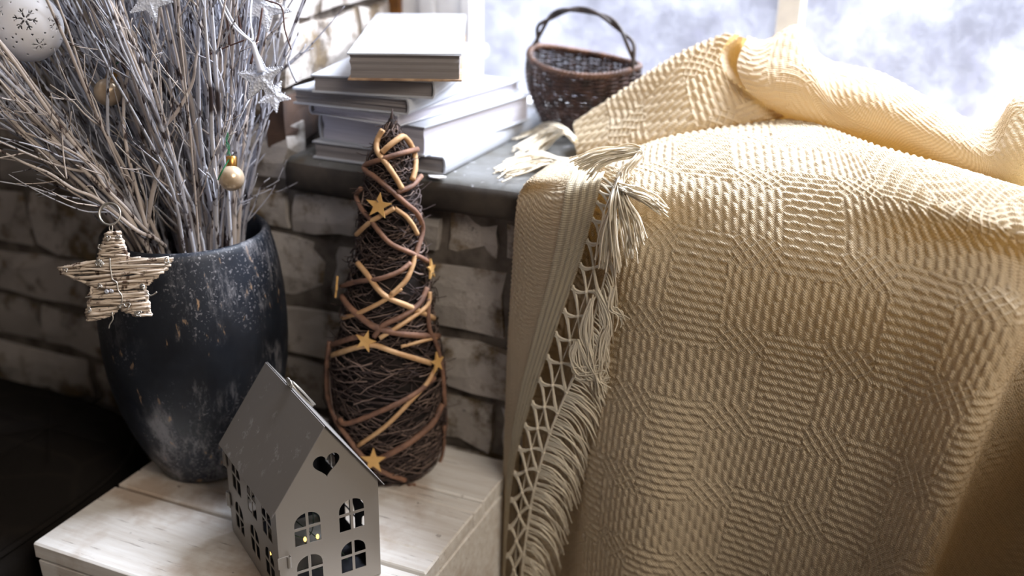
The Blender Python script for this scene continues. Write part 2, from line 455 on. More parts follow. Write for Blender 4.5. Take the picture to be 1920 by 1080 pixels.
def brick(lo, hi, ax=None, o=(0, 0, 0), amp=.0050, parent=wall, mat='brick'):
    """uneven brick: chamfered block whose face (axis 1 = outwards at lo) is a lumpy grid"""
    lo = np.array(lo, float); hi = np.array(hi, float); L = hi-lo
    nx, nz = max(3, int(L[0]/.05)+1), 3
    V = []; F = []
    off = rng.uniform(-9, 9, 3)
    for j in range(nz+1):
        for i in range(nx+1):
            x = lo[0]+L[0]*i/nx; z = lo[2]+L[2]*j/nz
            e = (i in (0, nx))+(j in (0, nz))
            d = mnoise.noise(Vector((x*22+off[0], z*22+off[1], off[2])))*amp*1.6
            dx = mnoise.noise(Vector((x*30, z*30+9, off[0])))*amp*1.8; dz = mnoise.noise(Vector((x*26+5, z*30, off[1])))*amp*2.0
            V.append((x+dx+(.003 if i == 0 else -.003 if i == nx else 0), lo[1]+d+e*.0022, z+dz+(.003 if j == 0 else -.003 if j == nz else 0)))
    n0 = len(V)
    rim = [i for i in range(nx+1)]+[(j*(nx+1)+nx) for j in range(1, nz+1)]+[nz*(nx+1)+i for i in range(nx-1, -1, -1)]+[j*(nx+1) for j in range(nz-1, 0, -1)]
    for j in range(nz):
        for i in range(nx):
            a = j*(nx+1)+i; F.append((a, a+1, a+nx+2, a+nx+1))
    cx, cz = (lo[0]+hi[0])/2, (lo[2]+hi[2])/2
    for q in rim:
        x, y, z = V[q]; V.append((min(max(x+(x-cx)*.04, lo[0]), hi[0]), hi[1], min(max(z+(z-cz)*.08, lo[2]), hi[2])))
    for t in range(len(rim)):
        u = (t+1) % len(rim); F.append((rim[u], rim[t], n0+t, n0+u))
    V = np.array(V)
    if ax is not None: V = np.asarray(o)+V@np.asarray(ax)
    return MB().add(V, F).build('brick', M[mat], parent, fixn=True, smooth=False)
JT = .006
def course(z0, z1, x0, x1, start, lens, face=0.0):
    x = start; k = 0
    while x < x1:
        L = lens[k % len(lens)]; k += 1
        a, b = max(x, x0), min(x+L-JT, x1)
        if b-a > .025:
            brick((a, face+rng.uniform(-.003, .004), z0+JT*.5+rng.uniform(0, .002)), (b, .045, z1-JT*.5-rng.uniform(0, .003)))
        x += L
cz = [-.16, -.08, .0, .078, .155, .25, .310]
st_ = [-1.50, -1.38, -1.47, -1.36, -1.46, -1.285]
for i in range(len(cz)-1):
    if i == 5:   # half and broken bricks right under the sill
        course(cz[i], cz[i+1], -1.25, .80, -1.255, [.25, .25, .25, .247, .115, .05, .05, .075, .11, .25])
    else:
        course(cz[i], cz[i+1], -1.25, .62, st_[i], [.25, .255, .245])
zz = .31; k = 0
while zz < .86:
    z1 = zz+.08
    course(zz, z1, -1.25, CX-.003, -1.255+(.0, .125)[k % 2], [.25] if k % 2 == 0 else [.12, .25])
    zz = z1; k += 1
# splayed side of the window recess
rdir = unit([-.318-CX, WIN-0, 0]); rn = np.array([rdir[1], -rdir[0], 0])   # faces the opening
# local axes of brick(): x along the reveal, y inwards (into the wall), z up
AX = np.array([rdir, -rn, [0, 0, 1.0]])
zz = SILL; k = 0
while zz < .80:
    z1 = zz+.076; x = 0.0
    Ls = [.125, .25] if k % 2 == 0 else [.25, .125]
    for L in Ls:
        brick((x+.002, rng.uniform(-.004, .003), zz+JT*.5), (min(x+L-JT, WIN), .03, z1-JT*.5), AX, (CX, 0, 0), .004, mat='brick_shaded' if k == 0 else 'brick')  # lowest course: shade under the books put into a brown brick colour
        x += L
    zz = z1; k += 1

# sill: thick worn slab with a rounded, uneven nose
sm = MB()
xs = np.linspace(CX+.004, 1.0, 70)
def nose(x):
    w = mnoise.noise(Vector((x*14, 3.1, 0)))*.004; w2 = mnoise.noise(Vector((x*25, 7.7, 0)))*.003
    return [(WIN+.02, .311), (.0, .3105+w2*.6), (-.013+w, .3125+w2), (-.017+w, .320), (-.018+w, .338), (-.013+w, .347+w2*.5), (-.002+w*.5, .3515), (.02, SILL), (.12, SILL+.0005), (.25, SILL), (WIN+.02, SILL)]
V = []; F = []
for x in xs:
    V += [(x, a, b) for a, b in nose(x)]
npn = len(nose(0))
for i in range(len(xs)-1):
    for j in range(npn):
        F.append((i*npn+j, (i+1)*npn+j, (i+1)*npn+(j+1) % npn, i*npn+(j+1) % npn))
F.append(tuple(range(npn))); F.append(tuple((len(xs)-1)*npn+j for j in range(npn-1, -1, -1)))
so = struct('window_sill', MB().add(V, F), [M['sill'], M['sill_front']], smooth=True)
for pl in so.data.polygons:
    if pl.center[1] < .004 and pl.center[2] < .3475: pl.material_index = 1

# window: brown strip, jamb boards, frame, mullion, frosted panes
win = empty('window_1', (.3, WIN, SILL)); win['kind'] = 'structure'
ZT = 1.90
def wpart(name, x0, x1, y0, y1, z0, z1, mat):
    return MB().bbox((x0, y0, z0), (x1, y1, z1), .0025).build(name, M[mat], win)
wpart('wood_strip', -.322, -.299, WIN-.004, WIN+.03, SILL, ZT, 'putty')
wpart('jamb_board', -.299, -.262, WIN-.002, WIN+.03, SILL, ZT, 'frame')
wpart('frame_stile', -.262, -.238, WIN-.016, WIN+.03, SILL, ZT, 'frame')
wpart('jamb_board', -.238, -.196, WIN-.006, WIN+.03, SILL, ZT, 'frame')
wpart('frame_stile', -.196, -.178, WIN-.014, WIN+.03, SILL, ZT, 'frame')
wpart('frame_rail', -.178, 1.0, WIN-.014, WIN+.03, SILL, SILL+.02, 'frame')
wpart('frame_rail', -.178, 1.0, WIN-.014, WIN+.03, ZT-.05, ZT, 'frame')
wpart('frame_stile', .96, 1.0, WIN-.014, WIN+.03, SILL+.02, ZT-.05, 'frame')
wpart('mullion', .255, .286, WIN-.012, WIN+.03, SILL+.02, ZT-.05, 'frame')
for x0, x1 in ((-.178, .255), (.286, .96)):
    MB().box((x0-.004, WIN+.008, SILL+.016), (x1+.004, WIN+.012, ZT-.046)).build('pane', M['pane'], win)
gs = MB().box((-60, .8, -1.1), (60, 90, -1.0)).build('snow_ground', M['snow']); gs['kind'] = 'structure'
# ------------------------------------------------------------------ white crate
crate = empty('wooden_crate', (-.147, -.19, FLOOR), 'large white-painted wooden box of worn boards under the pot', 'box')
bx0, bx1 = -.3506, .0556
for y0, y1 in ((-.371, -.2484), (-.2454, -.2104), (-.2094, -.1259), (-.1230, -.1012), (-.0984, -.006)):
    MB().bbox((bx0, y0, -.020), (bx1, y1, rng.uniform(-.0006, 0)), .0018, jit=.0004).build('plank', M['board'], crate)
for z0, z1 in ((-.046, -.0225), (-.165, -.0475), (-.285, -.167), (-.36, -.287)):
    MB().bbox((bx0+.002, -.369, z0), (bx1-.002, -.351, z1), .0015, jit=.0004).build('front_board', M['board_v'], crate)
for z0, z1 in ((-.165, -.0225), (-.285, -.167), (-.36, -.287)):
    MB().bbox((bx1-.018, -.350, z0), (bx1-.001, -.010, z1), .0015, jit=.0004).build('side_board', M['board_v'], crate)
    MB().bbox((bx0+.001, -.350, z0), (bx0+.018, -.010, z1), .0015, jit=.0004).build('side_board', M['board_v'], crate)

# ------------------------------------------------------------------ dark patterned seat beside the crate
pf = empty('pouf', (-.75, -.40, FLOOR), 'low seat under dark patterned cloth in the shadow left of the white box', 'seat')
m = MB(); prof = []
lo, hi = np.array([-1.12, -.80]), np.array([-.385, -.055]); ctr = (lo+hi)/2; hf = (hi-lo)/2
k = 64; V = []; F = []
rows = [(.96, FLOOR), (.985, -.30), (1.0, -.18), (1.0, -.08), (.985, -.045), (.94, -.020), (.84, -.004), (.6, .004), (.3, .007), (.02, .008)]
for s, z in rows:
    for q in range(k):
        t = 2*PI*q/k; c, n_ = math.cos(t), math.sin(t)
        e = 5.0; rr = (abs(c)**e+abs(n_)**e)**(-1/e)
        wob = 1+.012*mnoise.noise(Vector((c*3, n_*3, z*9)))
        V.append((ctr[0]+hf[0]*s*rr*c*wob, ctr[1]+hf[1]*s*rr*n_*wob, z+.006*mnoise.noise(Vector((c*s*4, n_*s*4, 2)))*(1 if z > FLOOR else 0)))
for i in range(len(rows)-1):
    for q in range(k): F.append((i*k+q, i*k+(q+1) % k, (i+1)*k+(q+1) % k, (i+1)*k+q))
F.append(tuple(q for q in range(k-1, -1, -1))); F.append(tuple((len(rows)-1)*k+q for q in range(k)))
m.add(V, F).build('cloth_cover', M['quilt'], pf, smooth=True)
for cx_, cy_ in [(ctr[0]+a*.24, ctr[1]+b*.24) for a in (-1, 0, 1) for b in (-1, 0, 1)]:
    m = MB()
    for j in range(4):
        t = j*PI/4
        m.tube([(cx_+math.cos(t)*r_, cy_+math.sin(t)*r_, .0088-.0002*abs(r_)/.1) for r_ in (-.09, -.04, 0, .04, .09)], .0010, 4)
    m.build('stitched_star', M['quilt'], pf)
m = MB(); P = []
for q in range(k):
    t = 2*PI*q/k; c, n_ = math.cos(t), math.sin(t); rr = (abs(c)**5+abs(n_)**5)**(-.2)
    P.append((ctr[0]+hf[0]*.965*rr*c, ctr[1]+hf[1]*.965*rr*n_, -.028))
m.tube(P, .004, 6, closed=True).build('piping', M['quilt'], pf, smooth=True)

# ------------------------------------------------------------------ books
def book(z0, th, A, ang, w, d, label, spine, cov, pg, ov=.003, worn=False):
    a = math.radians(ang); ex = np.array([math.cos(a), math.sin(a), 0]); ey = np.array([-math.sin(a), math.cos(a), 0])
    ax = np.array([ex, ey, [0, 0, 1.0]]); o = np.array([A[0], A[1], z0])
    e = empty('book', o+ex*w/2+ey*d/2, label, 'book', 'white books stacked on the sill')
    b = .0024; m = MB()
    m.bbox((0, 0, 0), (w, d, b), .0006, ax, o, .0002, 1 if worn else 0); m.bbox((0, 0, th-b), (w, d, th), .0006, ax, o, .0003)
    # rounded spine
    n = 7
    def prof(i):
        t = -PI/2+PI*i/(n-1); return .004*math.cos(t), th/2+(th/2)*math.sin(t)
    if spine == 'right':   fr = lambda q, s, z: o+ex*(w+q)+ey*(d*s)+np.array([0, 0, z])
    elif spine == 'left':  fr = lambda q, s, z: o+ex*(0-q)+ey*(d*s)+np.array([0, 0, z])
    else:                  fr = lambda q, s, z: o+ex*(w*s)+ey*(d+q)+np.array([0, 0, z])
    V = []; F = []
    for s in (0, 1):
        for i in range(n):
            q, z = prof(i); V.append(fr(q, s, z))
        for i in range(n):
            q, z = prof(i); V.append(fr(q-.0022, s, z))
    for i in range(n-1):
        F += [(i, i+1, 2*n+i+1, 2*n+i), (n+i+1, n+i, 3*n+i, 3*n+i+1), (i, n+i, n+i+1, i+1), (2*n+i, 2*n+i+1, 3*n+i+1, 3*n+i)]
    m.add(V, F)
    m.build('cover', [M[cov], M['edge']], e)
    x0, x1, y0, y1 = ov, w-ov, ov, d-ov
    if spine == 'right': x1 = w-.0005
    elif spine == 'left': x0 = .0005
    else: y1 = d-.0005
    m = MB(); nl = 7; V = []; F = []
    for i in range(nl+1):                      # leaves: slightly uneven layers
        z = b+(th-2*b)*i/nl
        q = rng.normal(0, .0005, 4)
        V += [o+ex*(x0+q[0])+ey*(y0+q[1])+[0, 0, z], o+ex*(x1+q[2]*.3)+ey*(y0+q[1])+[0, 0, z], o+ex*(x1+q[2]*.3)+ey*(y1+q[3]*.3)+[0, 0, z], o+ex*(x0+q[0])+ey*(y1+q[3]*.3)+[0, 0, z]]
    for i in range(nl):
        for q in range(4): F.append((i*4+q, i*4+(q+1) % 4, i*4+4+(q+1) % 4, i*4+4+q))
    F += [(3, 2, 1, 0), tuple(nl*4+q for q in range(4))]
    m.add(V, F).build('page_block', M[pg], e)
    return e
def fr2fl(B, ang, w): a = math.radians(ang); return (B[0]-w*math.cos(a), B[1]-w*math.sin(a))
zb = SILL+.0006
book(zb, .0215, fr2fl((-.044, -.002), 0, .175), 0, .175, .305, 'white hardback at the very bottom of the book stack, its spine facing the basket', 'right', 'cover', 'pages')
zb += .0217
book(zb, .0345, fr2fl((-.0609, -.013), -7, .150), -7, .150, .245, 'thickest white book, second from the bottom of the stack, with pale pages towards the basket', 'left', 'cover', 'pages_l')
zb += .0347
book(zb, .0145, fr2fl((-.0855, -.0285), -7, .125), -7, .125, .275, 'white book third from the bottom, its corner pointing towards the basket', 'left', 'cover2', 'pages_l')
zb += .0147
book(zb, .0185, (-.2215, -.033), 2, .146, .20, 'thin white book fourth from the bottom, jutting out to the left of the stack', 'right', 'cover', 'pages')
zb += .0187
book(zb, .0205, (-.1838, -.050), 13, .139, .30, 'white hardback lying directly under the topmost book', 'right', 'cover', 'pages')
zb += .0207
book(zb, .0300, (-.1275, -.0635), 25, .124, .365, 'topmost white hardback of the stack with a dark grey page edge', 'back', 'cover', 'pages', worn=True)

# ------------------------------------------------------------------ wicker basket
BC = np.array([.022, .283, SILL]); bang = math.radians(-14)
bex = np.array([math.cos(bang), math.sin(bang), 0]); bey = np.array([-math.sin(bang), math.cos(bang), 0])
H = .098
def brad(h):      # half axes at relative height
    f = .66+.40*math.sin(min(h, 1)*PI*.62)
    return .0765*f, .056*f
def bpt(t, h, off=0.0):
    a, b = brad(h); c, s = math.cos(t), math.sin(t)
    top = H*(1+.06*abs(c)**3-.10*max(0, -s)*.8-.12*(c*.5+.5))
    return BC+bex*(a+off)*c+bey*(b+off)*s+np.array([0, 0, .004+top*h])
bk = empty('basket', BC, 'small dark brown wicker basket with a hooped handle on the sill', 'basket')
NS = 26; m = MB()
for i in range(NS):
    t = 2*PI*(i+.5)/NS
    m.tube([bpt(t, h) for h in np.linspace(0, 1, 9)], .0014, 5)
m.build('stake', M['handle'], bk, smooth=True)
m = MB(); NR = 33
for r_ in range(NR):
    h = .02+.95*r_/(NR-1)
    ts = np.linspace(0, 2*PI, NS*4, endpoint=False)
    P = [bpt(t, h+rng.normal(0, .003), (.0024)*math.sin(NS*t*.5+PI*(r_ % 2)+PI/NS)) for t in ts]
    m.tube(P, .00145 if h > .42 else .00118, 4, closed=True)
w_ = m.build('weave', M['wicker'], bk, smooth=True); w_['kind'] = 'stuff'
m = MB(); ts = np.linspace(0, 2*PI, 160, endpoint=False)
for ph in (0, 2*PI/3, 4*PI/3):
    P = [bpt(t, 1.0)+(unit(bpt(t, 1, .01)-bpt(t, 1))*.0028*math.cos(26*t+ph)+np.array([0, 0, .0028*math.sin(26*t+ph)])) for t in ts]
    m.tube(P, .0022, 5, closed=True)
m.build('rim', M['wicker_l'], bk, smooth=True)
m = MB(); a, b = brad(0)
V = [BC+np.array([0, 0, .002])]+[BC+bex*a*math.cos(t)+bey*b*math.sin(t)+np.array([0, 0, .002]) for t in np.linspace(0, 2*PI, 32, endpoint=False)]
V2 = [v+np.array([0, 0, .003]) for v in V]
F = [(0, 1+(i+1) % 32, 1+i) for i in range(32)]+[(33, 34+i, 34+(i+1) % 32) for i in range(32)]+[(1+i, 1+(i+1) % 32, 34+(i+1) % 32, 34+i) for i in range(32)]
m.add(V+V2, F).build('base', M['wicker'], bk)
L0, R0 = bpt(PI, .9), bpt(0.0, .9)
hm = MB()
mid = (L0+R0)/2
for ph in (0, PI):
    P = []
    for s in np.linspace(0, 1, 40):
        t = PI*(1-s)
        q = mid+(R0-L0)/2*(-math.cos(PI*s))*1.0+np.array([0, 0, .070*math.sin(PI*s)**.85])
        spread = .0022+.006*abs(math.cos(PI*s))**3
        q = q+bey*spread*math.cos(s*5*PI+ph)+np.array([0, 0, spread*.8*math.sin(s*5*PI+ph)])
        P.append(q)
    hm.tube(spline(P, 80), .0026, 6)
hm.build('handle', M['handle'], bk, smooth=True)

# paper scrap on the sill
q = atz(818, 331, SILL+.001); m = MB()
pl = [(.0105*math.cos(t)*(1+.2*math.sin(3*t)), .0065*math.sin(t)*(1+.15*math.cos(2*t))) for t in np.linspace(0, 2*PI, 14, endpoint=False)]
m.prism(pl, q, (1, 0, 0), (0, 1, 0), .0012)
o = m.build('paper_scrap', M['paper'], None, q); tag(o, 'small white paper scrap on the sill edge in front of the books', 'paper')

# ------------------------------------------------------------------ pot
POT = np.array([-.288, -.1575, 0.0])
pot = empty('pot', POT, 'dark blue-black barrel-shaped pot with pale scuffs on the white box', 'pot')
oz = [(.0, .0005), (.050, .0005), (.0565, .003), (.061, .012), (.0655, .020), (.0735, .034), (.084, .060), (.0925, .085), (.0975, .106), (.1025, .135), (.1047, .165), (.1050, .190), (.1040, .222), (.1005, .254), (.0965, .276), (.0930, .290), (.0915, .2955), (.0890, .2985), (.0858, .2990), (.0832, .2965), (.0825, .290), (.0860, .270), (.092, .22), (.092, .17), (.085, .10), (.06, .03), (.0, .025)]
MB().lathe(oz, POT, 96).build('body', M['pot'], pot, smooth=True)

# ------------------------------------------------------------------ birch twigs
hpt = unit((POT-CAM)*[1, 1, 0]); rgt = np.array([-hpt[1], hpt[0], 0])*-1; rgt = np.array([hpt[1], -hpt[0], 0]); tow = -hpt
MOUTH = POT+np.array([0, 0, .297])
def side_twigs(m, P, R, n, kk=4, ln=(.03, .09), lo=.35):
    for _ in range(n):
        i = rng.integers(int(len(P)*lo), len(P)-1)
        base = P[i]; T = unit(P[min(i+1, len(P)-1)]-P[i-1])
        side = unit(np.cross(T, rng.normal(size=3))); L = rng.uniform(*ln)
        d = unit(T+side*rng.uniform(.35, .8))
        q = [base, base+d*L*.35, base+d*L*.7+T*L*.08+rng.normal(0, .003, 3), base+d*L+T*L*.2+rng.normal(0, .004, 3)]
        q = spline(q, 6); q[:, 1] = np.minimum(q[:, 1], -.006)
        r0 = R[i]*.6
        m.tube(q, np.linspace(r0, max(.0005, r0*.45), 6), kk)
        if rng.random() < .5:
            b2 = q[3]; s2 = unit(np.cross(d, rng.normal(size=3))); L2 = L*.5
            q2 = spline([b2, b2+unit(d+s2*.7)*L2*.5, b2+unit(d+s2*.6)*L2], 4); q2[:, 1] = np.minimum(q2[:, 1], -.006)
            m.tube(q2, np.linspace(r0*.6, .0005, 4), 3)
KEEP = [(50, 50, 62, 1.03, 0), (281, 0, 46, 1.0, 2), (489, 146, 46, 1.02, 2), (434, 330, 34, 1.05, 0), (203, 173, 27, 1.055, 1), (495, 12, 46, 1.07, 10), (218, 520, 110, 1.02, 0), (520, 182, 24, 1.09, 6), (450, 60, 26, 1.01, 4)]
def in_front(V):
    d = V-CAM; z = d@FW; x = 960+FPX*(d@RT)/z; y = 540-FPX*(d@UP)/z
    return any(((x-a)**2+(y-b)**2 < r*r)[z < dd+.004].sum() > n for a, b, r, dd, n in KEEP)
NT_ = 236; done = 0
while done < NT_:
    rr = math.sqrt(rng.random())*.070; ta = rng.uniform(0, 2*PI)
    a, b = rr*math.cos(ta), rr*math.sin(ta)
    mo = MOUTH+rgt*a+tow*b
    sa = -.20+.40*(a/.07)+rng.normal(0, .07); sb = .20*(b/.07)+.03+rng.normal(0, .05)
    if a < -.02 and rng.random() < .22: sa -= rng.uniform(.05, .25)
    sa = min(sa, .22)
    d = np.array([0, 0, 1.0])+rgt*sa+tow*sb
    L = rng.uniform(.24, .46)
    foot = POT+rgt*a*.55+tow*b*.55+np.array([0, 0, rng.uniform(.05, .10)])-rgt*sa*.04
    bend = rgt*(sa*.25+rng.normal(0, .03))+tow*rng.normal(0, .02)
    pts = [foot, mo]
    for s in (.33, .66, 1.0):
        pts.append(mo+d*L*s+bend*L*s*s+rng.normal(0, .005, 3))
    P = spline(pts, 13); P[:, 1] = np.minimum(P[:, 1], -.012)
    P += rng.normal(0, .0006, P.shape)
    r0 = rng.uniform(.0014, .0030)
    R = np.linspace(r0*1.15, r0*.42, 13)*(1+rng.normal(0, .05, 13))
    m = MB().tube(P, R, 5)
    side_twigs(m, P, R, rng.integers(3, 8), lo=.25)
    if in_front(np.concatenate(m.v)): continue
    done += 1
    o = m.build('birch_twig', M['twig_warm' if (b > .01 and rng.random() < .6) else 'twig'], None, foot, smooth=True, fixn=False)
    ln_ = 'leaning far out to the left' if sa < -.34 else 'leaning left' if sa < -.18 else 'nearly upright' if sa < .06 else 'leaning right towards the books'
    rw_ = 'front row' if b > .025 else 'back row' if b < -.025 else 'middle'
    th_ = 'thick' if r0 > .00247 else 'slim' if r0 > .0019 else 'thin'
    tag(o, '%s white-painted twig %s, in the %s of the bunch' % (th_, ln_, rw_), 'twig', 'painted birch twigs in the pot')
def hero(label, mat, pts, r0, r1, ns=0, name='birch_twig', extra=(), ln=(.02, .05)):
    P = spline([atd(*p) for p in pts], 6*len(pts)); R = np.linspace(r0, r1, len(P))
    m = MB().tube(P, R, 6)
    if ns: side_twigs(m, P, R, ns, 4, ln)
    for ex_, a, b in extra:
        Q = spline([atd(*p) for p in ex_], 5*len(ex_)); m.tube(Q, np.linspace(a, b, len(Q)), 5)
    o = m.build(name, M[mat], None, P[0], smooth=True)
    return tag(o, label, 'twig', 'painted birch twigs in the pot')
hero('long whitewashed twig arching low over the left pot rim above the wound star', 'twig_warm',
     [(300, 455, 1.09), (267, 425, 1.05), (233, 387, 1.02), (200, 354, 1.01), (167, 308, 1.0), (125, 279, .995), (83, 262, .99), (31, 244, .985)], .0020, .0011, 0,
     extra=[([(31, 246, .985), (62, 271, .985), (92, 300, .985), (121, 333, .985)], .0011, .0006), ([(125, 335, .99), (119, 290, .99), (116, 240, .99)], .0010, .0006)])
hero('thick low white twig reaching straight out to the left picture edge', 'twig_warm',
     [(310, 462, 1.09), (292, 448, 1.07), (258, 433, 1.04), (217, 400, 1.02), (179, 371, 1.01), (137, 354, 1.0), (92, 325, .99), (42, 304, .985), (-20, 272, .98)], .0023, .0012, 4)
hero('lowest white twig on the left, nearly level and passing just above the star ring', 'twig',
     [(285, 455, 1.09), (245, 428, 1.05), (200, 395, 1.03), (158, 375, 1.02), (108, 367, 1.01), (54, 350, 1.0), (-15, 338, .99)], .0013, .0007, 1,
     extra=[([(200, 398, 1.03), (158, 396, 1.02), (108, 377, 1.01), (62, 354, 1.0), (16, 327, .99)], .0010, .0005)])
hero('stout forked white twig in the middle of the bunch, its fork like a Y', 'twig_warm',
     [(272, 440, 1.09), (279, 400, 1.07), (287, 358, 1.055), (304, 287, 1.04), (306, 242, 1.035), (292, 175, 1.03), (283, 133, 1.03), (296, 60, 1.03), (300, -30, 1.03)], .0032, .0014, 3,
     extra=[([(306, 240, 1.035), (333, 208, 1.03), (358, 162, 1.025), (366, 125, 1.02), (375, 30, 1.02), (350, -10, 1.02)], .0022, .0012), ([(289, 172, 1.03), (262, 158, 1.025), (240, 130, 1.02), (205, 90, 1.02)], .0014, .0008)])
hero('grey white twig crossing in front of the left gold bauble', 'twig',
     [(285, 450, 1.08), (252, 390, 1.06), (222, 310, 1.05), (204, 265, 1.045), (202, 167, 1.03), (208, 104, 1.025), (225, 50, 1.02), (228, -20, 1.02)], .0022, .0013, 3)
hero('white twig with small side shoots just right of the left gold bauble', 'twig_warm',
     [(275, 430, 1.07), (255, 350, 1.05), (236, 270, 1.04), (232, 190, 1.035), (240, 120, 1.03), (232, 60, 1.03), (215, -20, 1.03)], .0021, .0012, 3)
hero('slim white twig leaning out to the right of the bunch towards the books', 'twig',
     [(445, 400, 1.14), (470, 290, 1.12), (496, 233, 1.11), (517, 125, 1.10), (560, 33, 1.09), (580, -20, 1.09)], .0014, .0008, 2)
hero('thin hooked twig tip drooping between the top star and the hanging star', 'twig_brown',
     [(470, -10, 1.05), (504, 2, 1.05), (528, 14, 1.05), (534, 55, 1.05), (546, 93, 1.05)], .0010, .0007)
hero('short dark brown bare stick slanting among the white twigs beside the star light', 'twig_brown',
     [(380, 108, 1.03), (420, 90, 1.03), (462, 74, 1.03)], .0009, .0008)
hero('arched thin twig with a dark tip drooping in the middle of the bunch', 'twig',
     [(352, 98, 1.02), (372, 104, 1.02), (400, 118, 1.02), (416, 150, 1.02), (422, 184, 1.02)], .0010, .0006)
hero('pale broken twig end dangling right of the hanging star', 'twig',
     [(560, 60, 1.11), (545, 100, 1.10), (540, 115, 1.10), (548, 138, 1.10), (556, 154, 1.10)], .0009, .0014)
for j, (x, y, x2, y2, wd) in enumerate([(452, 62, 436, 0, 'uppermost'), (470, 120, 492, 15, 'middle'), (430, 85, 418, 0, 'left')]):
    hero(['dark red-brown twig tip with buds left of the uppermost star light', 'dark bud-covered twig tip hanging in front of the uppermost star light', 'dark brown twig tip beside the milky cord'][j], 'twig_brown', [(x, y, 1.04), ((x+x2)/2+3, (y+y2)/2, 1.04), (x2, y2, 1.04)], .0013, .0010)

# ------------------------------------------------------------------ ornaments
# pierced white ball
BALL = atd(50, 50, 1.03); BR = 61/FPX*1.03
bl = empty('ball_ornament', BALL, 'white ball ornament pierced with snowflakes, hanging at the left', 'ornament')
toc = unit(CAM-BALL); be1 = unit(np.cross([0, 0, 1], toc)); be2 = np.cross(toc, be1)
def bdir(px, py): # direction on the ball seen at an offset from its centre
    a, b = (px-50)/61*.985, -(py-50)/61*.985; a, b = (a, b) if a*a+b*b < .96 else (a*.97, b*.97)
    return unit(be1*a+be2*b+toc*math.sqrt(max(.02, 1-a*a-b*b)))
flakes = [(49, 37, .66, .2), (98, 44, .58, .5), (66, 82, .42, .1), (8, 20, .4, .3), (5, 88, .36, .4), (60, -6, .4, .2)]
fl = [(bdir(x, y), s, r_) for x, y, s, r_ in flakes]
dots = [(bdir(x, y), .030) for x, y in [(14, 70), (25, 68), (30, 76), (24, 84), (31, 62), (74, 8), (88, 18), (30, 8), (90, 70), (84, 90), (45, 98), (12, 52), (78, 62), (70, 22), (20, 95), (57, 64), (40, 72), (96, 24), (14, 28)]]
def pierced(d):
    for c, s, r_ in fl:
        z = d@c
        if z < .8: continue
        u = np.cross([0, 0, 1], c); u = unit(u); w = np.cross(c, u)
        x, y = d@u/s*2, d@w/s*2
        rad = math.hypot(x, y)
        if rad > 1.02: continue
        an = (math.atan2(y, x)+r_) % (PI/3); an = min(an, PI/3-an)      # angle from nearest arm
        al, ac = rad*math.cos(an), rad*math.sin(an)
        if .16 < al < .58 and ac < .075: return True                     # petals
        if .66 < al < .98 and ac < .055: return True
        if abs(ac-(al-.58)*.9) < .05 and .62 < al < .86: return True
    for c, s in dots:
        if d@c > math.cos(s): return True
    return False
nth, nph = 300, 150
dirs = {}
V = []; F = []
tocf = toc
for i in range(nph+1):
    for j in range(nth):
        ph = PI*i/nph; t = 2*PI*j/nth; V.append(np.array([math.sin(ph)*math.cos(t), math.sin(ph)*math.sin(t), math.cos(ph)]))
V = np.array(V)
for i in range(nph):
    for j in range(nth):
        q = (i*nth+j, i*nth+(j+1) % nth, (i+1)*nth+(j+1) % nth, (i+1)*nth+j)
        d = unit(V[list(q)].mean(0))
        if not pierced(d): F.append(q)
o = MB().add(BALL+V*BR, F).build('shell', M['ball'], bl, smooth=True, fixn=False)
md = o.modifiers.new('thick', 'SOLIDIFY'); md.thickness = .0020; md.offset = -1
MB().sphere(BALL, BR*.90, 40, 24).build('lining', M['ballin'], bl, smooth=True)
MB().lathe([(.0, .010), (.007, .010), (.008, .006), (.008, -.002), (0, -.002)], BALL+np.array([0, 0, BR]), 16).build('cap', M['wire'], bl, smooth=True)
P = [BALL+np.array([0, 0, BR+.009]), BALL+np.array([.003, .004, BR+.03]), BALL+np.array([.012, .016, BR+.07]), BALL+np.array([.03, .03, BR+.10])]
MB().tube(spline(P, 12), .0007, 5).build('hanger', M['wire'], bl)

def bauble(px, py, depth, rpx, label, tilt, wirepts):
    c = atd(px, py, depth); r = rpx/FPX*depth
    e = empty('bauble', c, label, 'bauble', 'small gold baubles on the twigs')
    MB().sphere(c, r, 28, 18).build('glass_ball', M['gold'], e, smooth=True)
    up = unit(UP+RT*tilt); s1 = unit(np.cross(up, FW)); s2 = np.cross(up, s1)
    m = MB(); k = 16; V = []; F = []
    rows = [(.40, .86), (.44, .98), (.44, 1.62), (.38, 1.70), (0, 1.72)]
    for a, h in rows:
        for q in range(k): t = 2*PI*q/k; V.append(c+up*r*h+(s1*math.cos(t)+s2*math.sin(t))*r*a)
    for i in range(len(rows)-1):
        for q in range(k): F.append((i*k+q, i*k+(q+1) % k, (i+1)*k+(q+1) % k, (i+1)*k+q))
    m.add(V, F).build('cap', M['cap'], e, smooth=True)
    m = MB()
    for pts in wirepts: m.tube(spline([atd(x, y, dd) for x, y, dd in pts], 24), .0006, 5)
    m.build('wire_hook', M['green'], e)
bauble(203, 173, 1.055, 26, 'gold bauble deep among the twigs behind a dark twig', .25, [[(213, 138, 1.055), (218, 120, 1.05), (232, 110, 1.05), (230, 80, 1.05), (216, 72, 1.05)], [(201, 78, 1.05), (200, 95, 1.05), (210, 104, 1.05)]])
bauble(434, 334, 1.045, 24, 'gold bauble hanging low at the right side of the bunch above the pot rim', .0, [[(434, 300, 1.045), (428, 280, 1.045), (424, 268, 1.045), (428, 256, 1.045), (426, 248, 1.045)], [(430, 298, 1.04), (418, 318, 1.035), (408, 338, 1.035)], [(426, 290, 1.043), (430, 276, 1.043), (424, 262, 1.043), (427, 250, 1.043)]])

